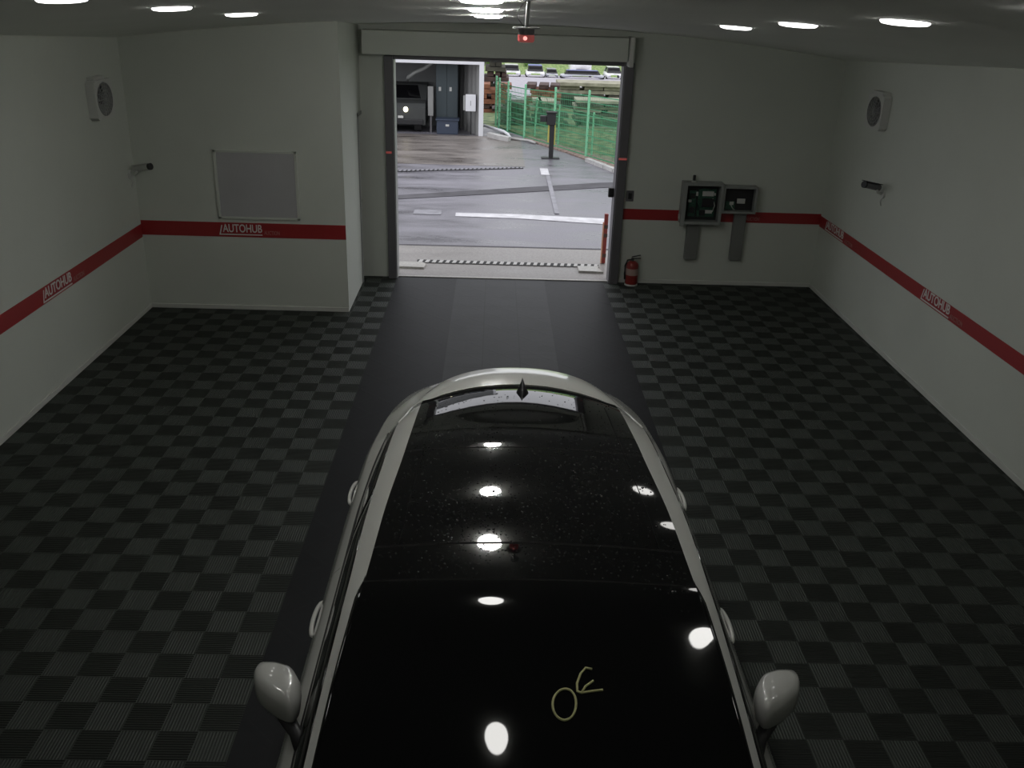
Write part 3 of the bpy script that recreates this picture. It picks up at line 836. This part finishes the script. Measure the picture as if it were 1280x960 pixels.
# mirrors
for s_ in (-1, 1):
    base = [(1.025, 2.735), (1.01, 2.775), (.945, 2.775), (.875, 2.745), (.828, 2.665), (.822, 2.585), (.842, 2.535), (.925, 2.585), (1.0, 2.66)]
    # round the outline off
    def chaikin(p):
        o = []
        for i in range(len(p)):
            a, b = Vector(p[i]), Vector(p[(i + 1) % len(p)]); o += [a.lerp(b, .2), a.lerp(b, .8)]
        return o
    pl_ = chaikin(chaikin(base)); cx = sum(p.x for p in pl_) / len(pl_); cy_ = sum(p.y for p in pl_) / len(pl_)
    mb = MB(); rings = []
    for f, z in ((.55, .972), (.84, .980), (.97, 1.005), (1.0, 1.04), (.98, 1.07), (.86, 1.095), (.6, 1.108)):
        rings.append([(XC + s_ * (cx + (p.x - cx) * f), cy_ + (p.y - cy_) * f, z) for p in pl_])
    rings = [r + [r[0]] for r in rings]
    mb.grid(rings, s_ > 0); bmesh.ops.remove_doubles(mb.bm, verts=mb.bm.verts, dist=1e-5)
    bmesh.ops.holes_fill(mb.bm, edges=[e for e in mb.bm.edges if e.is_boundary], sides=80)
    mr = mb.build('wing_mirror', 'paint', car, True)
    g_ = MB().sph((XC + s_ * .94, 2.745, 1.03), .065, (1., .3, .6)).build('mirror_glass', 'chrome', mr, True); g_.location = (0, 0, 0)
    a_ = MB().tube([(XC + s_ * .88, 2.60, .985), (XC + s_ * .83, 2.53, .975), (XC + s_ * .79, 2.45, .985)], [.03, .024, .03], 10).build('mirror_arm', 'dark', mr, True); a_.location = (0, 0, 0)

# chalk mark on the windscreen
def wz(x, y):
    best = min(((abs(pt(yy, j, 1).y - y) + abs(abs(pt(yy, j, 1).x - XC) - abs(x - XC)), pt(yy, j, 1).z) for yy in ys(2.0, 2.86, 60) for j in JC), key=lambda t: t[0])
    return best[1]
def surf(x, y):
    # height of the windscreen above a plan point
    lo, hi = 1.9, 2.95
    for _ in range(30):
        m_ = (lo + hi) / 2
        P, wi = prof(m_); f = min(abs(x - XC) / wi, 1)
        b = 1 - min(max((m_ - 2.2) / .9, 0), 1)
        yy = m_ - .10 * (1 - f * f) * b
        if yy < y: lo = m_
        else: hi = m_
    P, wi = prof(lo); k = hermite(KY, KV['cr'], lo); f = min(abs(x - XC) / wi, 1)
    return P[NB][1] + k * (1 - f * f)
mb = MB()
CX, CY, RX, RY, TW = .268, 2.345, .038, .052, -.20
ring = []
for i in range(28):
    a = 2 * math.pi * i / 28; x = RX * math.cos(a); y = RY * math.sin(a) * (1 + .06 * math.cos(a))
    xx, yy = CX + x * math.cos(TW) - y * math.sin(TW), CY + x * math.sin(TW) + y * math.cos(TW)
    ring.append((xx, yy, surf(xx, yy) + .003))
mb.tube(ring, .0042, 6, closed=True)
E1 = [(.372, 2.533), (.350, 2.536), (.332, 2.515), (.318, 2.480), (.317, 2.452), (.330, 2.447), (.365, 2.455), (.403, 2.462)]
E2 = [(.330, 2.447), (.345, 2.470), (.373, 2.492)]
for P_ in (E1, E2): mb.tube([(x - .004, y - .062, surf(x - .004, y - .062) + .003) for x, y in P_], .0042, 6)
ck = mb.build('chalk_mark', 'chalk', ws, True); ck.location = (0, 0, 0); ck['label'] = 'yellow chalk mark of a ring and a three-pronged sign'

# wheels, lamps, plates and underside
for s_ in (-1, 1):
    for ya in (FA, RA):
        x1 = XC + s_ * .865; x0 = XC + s_ * .65
        wh = MB().lathe((x0, ya, WR), [(.20, 0), (.31, 0), (WR, s_ * .03), (WR, s_ * .185), (.315, s_ * .212), (.23, s_ * .205), (.20, s_ * .18)], 'X', 36).build('wheel', 'tyre', car, 'auto')
        r_ = MB().lathe((x0, ya, WR), [(.03, s_ * .19), (.06, s_ * .185), (.06, s_ * .16), (.20, s_ * .15), (.228, s_ * .20), (.20, s_ * .17), (.20, s_ * .02), (.03, s_ * .02)], 'X', 36)
        for k in range(5):
            a = 2 * math.pi * k / 5
            r_.tube([(x0 + s_ * .178, ya + math.cos(a) * q, WR + math.sin(a) * q) for q in (.04, .13, .215)], [.03, .022, .028], 6)
        rr = r_.build('rim', 'rim', wh, 'auto'); rr.location = (0, 0, 0)
    MB().sph((XC + s_ * .70, 1.22, .70), .13, (1., .75, .38)).build('headlight', 'chrome', car, True)
    MB().sph((XC + s_ * .50, 5.84, .82), .12, (1., .6, .35)).build('tail_light', 'redlens', car, True)
MB().box((XC - .72, 1.35, .17), (XC + .72, 5.45, .24), .02).build('underbody', 'black', car)
MB().box((XC - .45, 1.035, .36), (XC + .45, 1.06, .62), .02).build('grille', 'dark', car)

# ------------------------------------------------------------------ outside: the yard
def tz(x, y):
    if y < 26: return 0.
    if y < 112: return -.061 * (y - 26)
    return -5.25 + .30 * (y - 112) - .001 * max(0, y - 112) ** 2
YO = YB + .16
struct(MB().box((-9, YO, -.12), (2.9, 26, 0)).build('ground_yard', 'asphalt'))
mb = MB(); ysr = [26, 28, 30, 33, 36, 40, 45, 50, 60, 70, 80, 90, 100, 106, 112, 116, 120, 126, 134, 142, 152, 165]
mb.grid([[(x, y, tz(x, y)) for x in (-40, -20, -10, -4, 0, 4, 8, 14, 20, 30, 45, 60)] for y in ysr])
mb.grid([[(2.9, y, 0), (8, y, -.06), (16, y, -.2), (60, y, -1)] for y in (YO, 20, 26)])
t = mb.build('ground_terrain', 'terrain', recalc=True); struct(t)

def slab(name, lo, hi, m): return struct(MB().box(lo, hi).build(name, m))
slab('ground_apron', (-9, YO, .001), (2.9, 13.08, .006), 'concrete')
slab('ground_far_apron', (-9, 19.9, .001), (.66, 24.3, .005), asphalt_material('brown_concrete', (.10, .085, .078), (.29, .26, .245)))
slab('ground_threshold', (DL, YB + .02, -.02), (DR, YB + .34, .008), 'concrete')
slab('trim_threshold', (DL, YB + .0, -.02), (DR, YB + .05, .010), 'patch')
struct(MB().prism([(.12, 26), (.45, 25.2), (.80, 24.3), (1.47, 22.85), (2.14, 21.48), (2.80, 20.18), (2.9, 20.0), (2.9, 26)], .0, .03).build('ground_bank', 'terrain'))
def decal(name, pts, m, z=.008, h=.004):
    return MB().prism(pts, z - h, z + .001).build(name, m)
struct(decal('trim_seam', [(-3, 13.05), (2.9, 13.10), (2.9, 13.16), (-3, 13.11)], 'tar'))
struct(decal('trim_patch', [(-3.0, 15.75), (-1.66, 16.25), (.3, 17.05), (2.2, 17.85), (2.6, 18.0), (2.6, 18.45), (2.1, 18.3), (.2, 17.45), (-1.66, 16.6), (-3, 16.1)], 'tar'))
tag(decal('road_line', [(-.62, 15.02), (.4, 14.98), (1.86, 14.72), (1.90, 15.12), (.4, 15.28), (-.62, 15.28)], 'linepaint'), 'white painted stop line on the wet asphalt outside the doorway', 'road marking')
tag(decal('road_line', [(-1.32, 15.1), (-.86, 15.1), (-.86, 15.45), (-1.32, 15.45)], 'faded'), 'short faded painted patch left of the white stop line', 'road marking')
tag(decal('road_mark', [(.97, 19.0), (1.14, 19.0), (1.14, 19.75), (.97, 19.75)], 'linepaint'), 'small white painted block on the asphalt in front of the post', 'road marking')
tag(decal('road_line', [(1.04, 15.4), (1.12, 15.4), (1.14, 18.9), (1.06, 18.9)], 'faded', .011, .002), 'faint pale line running toward the white painted block', 'road marking')

# drain channels
def drain(label, x0, x1, ya, yb, w, n, m1='kerb', m2='black', loc=None):
    t = thing('drain_channel', label, 'drain', ((x0 + x1) / 2, (ya + yb) / 2, 0))
    mb = MB(); mb.prism([(x0, ya - w / 2), (x1, yb - w / 2), (x1, yb + w / 2), (x0, ya + w / 2)], .004, .012); mb.build('channel', m2, t)
    mb = MB()
    for i in range(n):
        a = x0 + (x1 - x0) * (i + .2) / n; b = x0 + (x1 - x0) * (i + .72) / n
        y = ya + (yb - ya) * (i + .5) / n
        mb.prism([(a, y - w * .46), (b, y - w * .46), (b + .02, y + w * .32), (a + .02, y + w * .32)], .008, .020)
    mb.build('grating', m1, t); return t
drain('slotted drain grating across the doorway threshold', -1.02, 1.46, 12.22, 12.20, .16, 27)
drain('row of pale slots of a drain before the opposite garage', -2.05, .62, 18.95, 19.75, .16, 30, 'faded')
for x0, x1, w_ in ((-1.24, -.90, 'left'), (1.16, 1.49, 'right')):
    tag(MB().prism([(x0, 11.86), (x1, 11.84), (x1 + (.02 if x0 < 0 else -.06), 12.02), (x1 - .04, 12.10), (x0, 12.10)], .0, .035).build('concrete_pad', 'patch'), 'low pale concrete pad at the %s foot of the doorway' % w_, 'concrete pad')
# red reflective guard post
t = thing('guard_post', 'red guard post with dark bands just outside the right doorpost', 'post', (1.54, 12.36, 0))
MB().box((1.515, 12.33, .012), (1.565, 12.39, .70), .006).build('post', 'exred', t)
for z in (.50, .38, .10): MB().box((1.512, 12.327, z), (1.568, 12.393, z + .05), .002).build('band', 'rustd', t)
MB().box((1.500, 12.325, .012), (1.514, 12.385, .58), .002).build('edge_strip', mat('pale_orange', (.62, .30, .20), .5), t)

# card reader post
px, py = 1.27, 21.1
t = thing('card_reader', 'black card reader on a dark post with yellow edges in front of the green fence', 'card reader', (px, py, 0))
MB().box((px - .21, py - .10, .0), (px + .20, py + .10, .022), .005).build('base_plate', 'dark', t)
MB().box((px - .045, py - .04, .02), (px + .055, py + .04, .80), .006).build('post', 'dark', t)
MB().box((px - .085, py + .0, .35), (px - .05, py + .05, .78), .003).build('yellow_strip', 'yellow', t)
MB().box((px + .06, py + .0, .30), (px + .085, py + .05, .78), .003).build('yellow_strip', 'yellow', t)
MB().box((px - .12, py - .09, .74), (px + .075, py + .10, 1.0), .012).build('reader_box', 'dark', t)
MB().box((px - .14, py - .12, .995), (px + .10, py + .12, 1.02), .005).build('rain_hood', 'black', t)
MB().box((px - .27, py - .06, .80), (px - .12, py + .05, .93), .012).build('side_screen', 'dark', t)

# ---------------- opposite garage
gx0, gx1, gy = -6.0, -.33, 24.3
mb = MB(); mb.box((gx0, gy, 1.86), (gx1, gy + .15, 3.4)); mb.box((gx0, gy, 0), (-4.2, gy + .15, 1.86))
o = mb; t = thing('garage_building', 'grey garage building with open bay and white steel corner across the yard', 'building', (-2.5, gy, 0))
mb.build('front_wall', 'bwall', t)
MB().box((-4.2, gy - .05, 1.735), (gx1 - .08, gy + .02, 1.86), .005).build('lintel', 'bwhite', t)
MB().box((gx1 - .09, gy - .06, 0), (gx1 + .03, gy + .06, 3.4), .006).build('corner_post', 'bwhite', t)
mb = MB(); A_, B_ = Vector((gx1 - .09, gy + .06)), Vector((-1.02, gy + 1.58))
pts_ = []
for i in range(22):
    q = A_.lerp(B_, i / 21); pts_.append((q.x - (.03 if i % 4 in (1, 2) else 0), q.y - (.012 if i % 4 in (1, 2) else 0)))
mb.prism(pts_ + [(-.95, gy + 1.62), (gx1 - .02, gy + .10)], 0, 3.3)
mb.build('side_wall', 'blight', t)
MB().box((gx0, gy + 1.6, 0), (gx1 - .06, gy + 1.75, 3.3)).build('back_wall', 'bwall', t)
MB().box((gx0 - .1, gy, 0), (gx0, gy + 1.75, 3.3)).build('side_wall', 'bwall', t)
MB().box((gx0 - .1, gy - .1, 3.4), (gx1 + .1, gy + 1.85, 3.55)).build('roof', 'bwall', t)
MB().box((-.72, gy - .30 + .28, 0), (-.69, gy + .04, 1.8)).build('shutter_rail', 'blight', t) if False else None
t = thing('meter_box', 'white wall box inside the open garage beside the white corner post', 'box', (-.62, gy + .15, .8))
MB().box((-.76, gy + .02, .60), (-.50, gy + .16, 1.01), .012).build('case', 'bwhite', t)
MB().box((-.635, gy + .012, .74), (-.625, gy + .021, .86)).build('latch', 'steel', t)
MB().tube([(-.62, gy + .1, .60), (-.62, gy + .1, .02)], .014, 6).build('cable', 'dark', t)
MB().box((-.82, gy + .06, .62), (-.765, gy + .14, .98), .004).build('side_panel', 'lsteel', t)
t = thing('locker', 'tall blue grey locker at the back of the open garage', 'locker', (-1.23, gy + .9, 0))
MB().box((-1.55, gy + .65, .0), (-.98, gy + 1.2, 1.75), .01).build('case', 'bcab', t)
for x0, x1 in ((-1.535, -1.27), (-1.26, -.995)):
    d = MB().box((x0, gy + .635, .04), (x1, gy + .652, 1.71), .004).build('door', 'bcab', t)
    MB().box((x0 + .06, gy + .628, 1.02), (x0 + .12, gy + .637, 1.12)).build('label_plate', 'label', d).location = (0, 0, 0)
t = thing('storage_bin', 'blue plastic storage bin standing in front of the tall locker', 'bin', (-1.22, gy + .35, 0))
MB().box((-1.50, gy + .12, .0), (-.95, gy + .55, .36), .02).build('tub', 'blue', t)
MB().box((-1.53, gy + .09, .345), (-.92, gy + .58, .375), .008).build('lid', 'blue', t)
MB().box((-1.27, gy + .108, .20), (-1.18, gy + .122, .25)).build('label', 'label', t)
t = thing('steel_column', 'pale upright steel panel left of the blue locker in the garage', 'column', (-1.64, gy + .4, 0))
MB().box((-1.74, gy + .35, .42), (-1.60, gy + .45, 1.15), .01).build('panel', 'blight', t)
MB().box((-1.69, gy + .39, 0), (-1.64, gy + .44, .43), .004).build('foot', 'steel', t)
tag(MB().tube([(-2.30, gy + .95, 1.25), (-2.28, gy + .85, 1.32), (-2.1, gy + .8, 1.45), (-1.85, gy + .8, 1.56), (-1.65, gy + .8, 1.7), (-1.6, gy + .8, 1.9)], .05, 10).build('exhaust_hose', 'lsteel', smooth=True), 'pale curved hose hanging in the dark garage', 'hose')
t = thing('vehicle', 'dark vehicle with one lit headlamp inside the opposite garage', 'vehicle', (-2.6, gy + .8, 0))
mb = MB(); prof_ = [(0, .20), (.0, .62), (.10, .72), (.5, .78), (.85, 1.12), (1.3, 1.15), (1.3, .20)]
a = [mb.bm.verts.new((-3.35, gy + .25 + p[0], p[1])) for p in prof_]; b = [mb.bm.verts.new((-1.80, gy + .25 + p[0], p[1])) for p in prof_]
mb.bm.faces.new(a); mb.bm.faces.new(b[::-1])
for i in range(len(prof_)): mb.bm.faces.new((a[i], b[i], b[(i + 1) % 7], a[(i + 1) % 7]))
mb.build('body', 'vanpaint', t)
mb = MB(); mb.grid([[(-3.2, gy + .78, .80), (-1.95, gy + .78, .80)], [(-3.1, gy + 1.09, 1.10), (-2.05, gy + 1.09, 1.10)]]); o = mb.build('windscreen', 'sglass', t); o.modifiers.new('thick', 'SOLIDIFY').thickness = .01
MB().sph((-2.30, gy + .235, .58), .06, (1., .5, 1.1)).build('headlamp', 'headlamp', t, True)
MB().sph((-3.0, gy + .235, .58), .06, (1., .5, 1.1)).build('headlamp', 'chrome', t, True)
MB().box((-2.50, gy + .20, .36), (-2.36, gy + .26, .42), .01).build('number_plate', 'label', t)
MB().box((-3.3, gy + .21, .20), (-1.85, gy + .28, .34), .02).build('bumper', 'dark', t)
for x in (-3.25, -2.0): MB().cyl((x - .09, gy + .55, .26), (x + .09, gy + .55, .26), .26).build('wheel', 'tyre', t, 'auto')

# low kerb wall and pipe running back from the corner post
t = tag(MB().prism([(-.20, 24.1), (.10, 23.65), (.34, 23.42), (.40, 23.55), (-.12, 24.3)], 0, .11).build('kerb_block', 'kerb'), 'low pale concrete kerb block at the foot of the green fence', 'kerb')
t = thing('pipe', 'white pipe lying along the foot of the green fence', 'pipe', (.1, 24.6, 0))
MB().tube([(-.30, 25.15, .16), (.0, 24.62, .15), (.24, 24.2, .14), (.34, 24.02, .10), (.40, 23.9, .03)], .035, 10).build('tube', 'bwhite', t, True)
MB().box((.14, 24.16, .0), (.26, 24.30, .11), .01).build('saddle', 'steel', t)
MB().tube([(.41, 23.87, .03), (.62, 23.62, .04), (.85, 23.50, .035), (1.0, 23.2, .03)], .03, 8).build('hose_end', 'kerb', t, True)
struct(decal('trim_gravel', [(.75, 24.0), (1.2, 22.9), (1.65, 22.0), (2.05, 21.0), (2.3, 20.35), (2.85, 19.3), (2.9, 19.3), (2.9, 21.0), (2.2, 21.9), (1.5, 23.2), (.9, 24.3)], 'gravel', .03, .03))
mb = MB()
for i in range(5):
    a = Vector((2.02 + .16 * i, 20.80 - .42 * i, 0)); b = Vector((2.17 + .16 * i, 20.40 - .42 * i, 0)); n = Vector((.10, .04, 0))
    mb.prism([(a.x, a.y), (b.x, b.y), (b.x + n.x, b.y + n.y), (a.x + n.x, a.y + n.y)], 0, .08)
tag(mb.build('kerb', 'kerb'), 'pale kerb stones at the edge of the pink gravel', 'kerb')

# ---------------- green fence: tall row in front, low netted row behind
FP = [(.02, 26.3), (.10, 25.75), (.33, 25.0), (.75, 24.1), (1.42, 22.72), (2.09, 21.36), (2.75, 20.05), (3.4, 18.75)]
FH = [1.31, 1.31, 1.29, 1.31, 1.38, 1.46, 1.5, 1.5]
t = thing('wire_fence', 'tall mint green wire mesh fence along the yard edge', 'fence', (1.2, 23.2, 0))
for (x, y), h in zip(FP, FH):
    p = MB().cyl((x, y, 0), (x, y, h), .027, seg=12).build('post', 'fgreen', t, 'auto')
    MB().sph((x, y, h), .03, (1, 1, .6), 12).build('cap', 'fgreen', p, True).location = (0, 0, 0)
for i in range(len(FP) - 1):
    (x0, y0), (x1, y1) = FP[i], FP[i + 1]; a = Vector((x0, y0, 0)); b = Vector((x1, y1, 0)); L = (b - a).length
    h0, h1 = FH[i] - .10, FH[i + 1] - .10
    mb = MB(); n = int(L / .06)
    def bar(p, q, w):
        d = (q - p); s = Vector((d.y, -d.x, 0)) if abs(d.z) < d.length * .5 else Vector((b.x - a.x, b.y - a.y, 0))
        s = s.normalized() * w
        if abs(d.z) < d.length * .5: s = Vector((0, 0, w))
        n_ = (b - a).normalized(); o2 = Vector((n_.y, -n_.x, 0)) * w
        for off in (o2, -o2):
            mb.bm.faces.new([mb.bm.verts.new(v + off) for v in (p - s, q - s, q + s, p + s)])
    for k in range(1, n):
        c_ = a.lerp(b, k / n); h = h0 + (h1 - h0) * k / n
        bar(c_ + Vector((0, 0, .05)), c_ + Vector((0, 0, h)), .0032)
    for k in range(10):
        f = .05 + k * .128
        bar(a + Vector((0, 0, min(f, 1) * h0 if k == 9 else f * h0 / 1.2)), b + Vector((0, 0, min(f, 1) * h1 if k == 9 else f * h1 / 1.2)), .006 if k % 3 else .010)
    mb.build('mesh_panel', 'wgreen', t, recalc=False)
FP2 = [(.12, 26.5), (.40, 25.4), (1.03, 24.35), (1.55, 22.95), (2.24, 21.55), (2.9, 20.2)]
t = thing('net_fence', 'low green fence hung with netting behind the tall wire fence', 'fence', (1.3, 23.6, 0))
for i, (x, y) in enumerate(FP2):
    MB().cyl((x, y, 0), (x + (.03 if i == 2 else 0), y, .98), .022, seg=12).build('post', 'fgreen', t, 'auto')
for i in range(len(FP2) - 1):
    a, b = Vector((*FP2[i], 0)), Vector((*FP2[i + 1], 0)); mb = MB(); n = int((b - a).length / .03)
    nn = (b - a).normalized(); o2 = Vector((nn.y, -nn.x, 0)) * .003
    for k in range(n):
        p, q = a.lerp(b, (k + .1) / n), a.lerp(b, (k + .52) / n); s = .02 * math.sin(k * .35)
        mb.bm.faces.new([mb.bm.verts.new(v) for v in (p + Vector((0, 0, .02)), q + Vector((0, 0, .02)), q + o2 + Vector((0, 0, .90 + s)), p + o2 + Vector((0, 0, .90 + s)))])
    mb.tube([a + Vector((0, 0, .93)), b + Vector((0, 0, .93))], .010, 6)
    mb.build('net', 'ngreen', t, recalc=False)

# ---------------- stacks of timber and steel behind the fence
def stack(label, cx, cy, w, d, z0, z1, lay, m1, m2, name='timber_stack', cat='timber stack', grp='stacks behind the fence', rz=0., jit=.12):
    t = thing(name, label, cat, (cx, cy, z0), grp); t.rotation_euler.z = rz
    hh = (z1 - z0) / lay
    for i in range(lay):
        dx = random.uniform(-jit, jit); dw = random.uniform(-jit, jit); dy = random.uniform(-.12, .12)
        if i % 2 == 0:
            mb = MB(); mb.box((-w / 2 + dx - dw, -d / 2 + dy, i * hh), (w / 2 + dx + dw, d / 2 + dy, (i + .86) * hh), .006)
            o = mb.build('plank', m1 if random.random() < .7 else m2, None); o.parent = t
        else:
            mb = MB()
            for k in range(3):
                x = -w / 2 + w * (k + .5) / 3 + random.uniform(-.1, .1)
                a0, a1 = x - w * .15, x + w * .15
                mb.box((a0 + dx, -d / 2 + dy, i * hh), (a1 + dx, d / 2 + dy, (i + .86) * hh), .006)
            o = mb.build('plank_row', m2 if random.random() < .6 else m1, None); o.parent = t
    return t
TD = 'wood'
stack('long low timber stack seen through the right end of the green fence', 3.52, 27.5, 2.4, 1.0, tz(3, 27.5), .70, 9, 'wood', 'woodb')
stack('timber stack seen through the middle of the green fence', 1.50, 27.6, .85, 1.0, tz(2, 27.6), .64, 8, 'wood', 'woodb')
stack('dark timber stack seen through the left end of the green fence', .50, 27.5, .75, .8, tz(0, 27.5), .56, 7, 'wood', 'rustd')
stack('wide flat pale timber stack on top of the right stacks, above the fence line', 3.8, 38.2, 2.6, 1.4, tz(3, 38.2), .30, 7, 'wood', 'woodb')
stack('low stack of rusty steel above the middle of the fence', 1.72, 35.2, 1.15, 1.2, tz(2, 35.2), .42, 6, 'rust', 'rustd', 'steel_stack', 'steel stack', rz=-.08)
stack('tall dark red stack of steel right beside the white corner post', -.13, 35.5, .8, 1.5, tz(0, 35.5), 1.15, 10, 'rustd', 'wood', 'steel_stack', 'steel stack')
stack('low orange brown stack before the tall dark red stack', .02, 33.5, .95, 1.0, tz(0, 33.5), .53, 6, 'rust', 'rustd', 'steel_stack', 'steel stack')

# ---------------- parked vehicles far off
def far_car(label, x, y, w, l, h, m, van=False, rz=0., top=None, name='parked_car', cat='car'):
    t = thing(name, label, cat, (x, y, tz(x, y)), 'vehicles parked in the far yard'); t.rotation_euler.z = rz
    hb = h * (.86 if van else .55)
    st = [(-l / 2, .55, .30 * h, .45 * h), (-l * .47, .92, .18 * h, hb * .86), (-l * .25, 1., .16 * h, hb), (l * .3, 1., .16 * h, hb), (l * .46, .94, .18 * h, hb * .95), (l / 2, .7, .25 * h, hb * .8)]
    mb = MB(); rows = []
    for (yy, f, z0, z1) in st:
        ww = w / 2 * f
        rows.append([(-ww * .9, yy, z0), (-ww, yy, z0 + .1 * h), (-ww, yy, z1 - .08 * h), (-ww * .88, yy, z1), (0, yy, z1 + .01), (ww * .88, yy, z1), (ww, yy, z1 - .08 * h), (ww, yy, z0 + .1 * h), (ww * .9, yy, z0)])
    mb.grid(rows); bmesh.ops.holes_fill(mb.bm, edges=[e for e in mb.bm.edges if e.is_boundary], sides=0)
    b = mb.build('body', m, None, True); b.parent = t
    mb = MB(); rows = []
    for (yy, f, z1) in ((-l * .27, .84, hb), (-l * .12, .74, h), (l * .28, .74, h * .99), (l * .42, .82, hb)):
        ww = w / 2 * f; rows.append([(-ww * 1.1, yy, hb - .01), (-ww, yy, z1 - .02), (0, yy, z1), (ww, yy, z1 - .02), (ww * 1.1, yy, hb - .01)])
    mb.grid(rows); b = mb.build('cabin', 'sglass' if not van else m, None); b.parent = t
    mb = MB(); mb.box((-w * .36, -l * .12, h - .03), (w * .36, l * .28, h + .015), .02); b = mb.build('roof', top or m, None); b.parent = t
    for sx_ in (-1, 1):
        for yy in (-l * .3, l * .3):
            mb = MB(); mb.cyl((sx_ * w * .40, yy, .18 * h), (sx_ * w * .5, yy, .18 * h), .18 * h, seg=16); b = mb.build('wheel', 'tyre', None); b.parent = t
    mb = MB(); mb.box((-w * .34, -l * .205, hb + .05), (w * .34, -l * .195, h * .93)); b = mb.build('windscreen', 'sglass', None); b.parent = t
    return t
far_car('white car nearest the tall dark red stack in the far yard', 1.55, 100, 1.9, 4.2, 1.15, 'carwhite')
far_car('white pickup with a dark blue top in the far yard', 4.0, 100, 1.95, 4.6, 1.15, 'carwhite', top='carblue')
far_car('grey car right of the white pickup in the far yard', 5.75, 101, 1.3, 4.0, .85, 'cargrey')
far_car('long blue grey flatbed truck in the far yard', 8.7, 98, 4.4, 2.2, .80, 'cargrey', top='carblue', name='flatbed_truck', cat='truck')
far_car('white car at the right edge of the doorway in the far yard', 12.3, 102, 1.7, 4.2, 1.2, 'carwhite')
far_car('pale van behind the long flatbed truck', 9.4, 109, 2.4, 4.5, 2.2, 'carwhite', van=True, name='parked_van', cat='van')
for i, (x, y, r, m_) in enumerate(((-1.5, 115, 1.3, 'leaf'), (1.6, 122, 1.1, 'leafb'), (4.4, 115, 1.1, 'leaf'), (7.4, 123, 1.3, 'leafb'), (10.2, 115.5, 1.0, 'leaf'), (13.2, 122, 1.3, 'leafb'), (16.4, 115, 1.3, 'leaf'), (20, 122, 1.3, 'leafb'))):
    side = ['leftmost, behind the tall dark red stack', 'pale, behind the nearest white car', 'dark, behind the blue topped pickup', 'pale, right of the blue topped pickup', 'small dark one behind the flatbed truck', 'pale, right of the pale van', 'dark, at the right edge of the doorway', 'pale, last to the right, mostly hidden'][i]
    t = thing('bush', 'bush on the far green slope: ' + side, 'bush', (x, y, tz(x, y)), 'bushes on the far slope')
    mb = MB()
    for k in range(9): mb.ico((x + random.uniform(-1, 1) * r * .8, y + random.uniform(-.5, .5) * r, tz(x, y) + r * random.uniform(.3, 1.0)), r * random.uniform(.4, .6), 2, .16)
    mb.build('foliage', m_, t, recalc=False)
    MB().cyl((x, y, tz(x, y) - .2), (x, y, tz(x, y) + r * .6), .12, seg=8).build('stem', 'bark', t)


# ------------------------------------------------------------------ world, camera
w = bpy.data.worlds.new('overcast'); SC.world = w; w.use_nodes = True
nt = w.node_tree; bg = nt.nodes['Background']
tc = nt.nodes.new('ShaderNodeTexCoord'); sx = nt.nodes.new('ShaderNodeSeparateXYZ'); nt.links.new(tc.outputs['Generated'], sx.inputs[0])
rp = nt.nodes.new('ShaderNodeValToRGB'); nt.links.new(sx.outputs[2], rp.inputs[0])
rp.color_ramp.elements[0].position = 0; rp.color_ramp.elements[0].color = (.80, .81, .86, 1)
rp.color_ramp.elements[1].position = 1; rp.color_ramp.elements[1].color = (.95, .96, 1.0, 1)
nt.links.new(rp.outputs[0], bg.inputs[0]); bg.inputs[1].default_value = SKY = 1.5

cam = bpy.data.cameras.new('camera'); co = bpy.data.objects.new('camera', cam); COL.objects.link(co)
cam.sensor_width = 36; cam.lens = 36 * 1150 / 1280; cam.clip_start = .05; cam.clip_end = 600
p_, yw, r_ = .4018, .02697, .0329
cp, sp, cy, sy, cr, sr = math.cos(p_), math.sin(p_), math.cos(yw), math.sin(yw), math.cos(r_), math.sin(r_)
fw = Vector((sy * cp, cy * cp, -sp)); rt = Vector((cy, -sy, 0)); up = rt.cross(fw)
R0 = rt * cr + up * sr; U0 = -rt * sr + up * cr
co.matrix_world = Matrix(((R0.x, U0.x, -fw.x, 0), (R0.y, U0.y, -fw.y, 0), (R0.z, U0.z, -fw.z, 3.414), (0, 0, 0, 1)))
SC.camera = co
vs_ = SC.view_settings
vs_.view_transform = 'Standard'; vs_.look = 'None'; vs_.gamma = 1; vs_.exposure = 0; vs_.use_curve_mapping = False
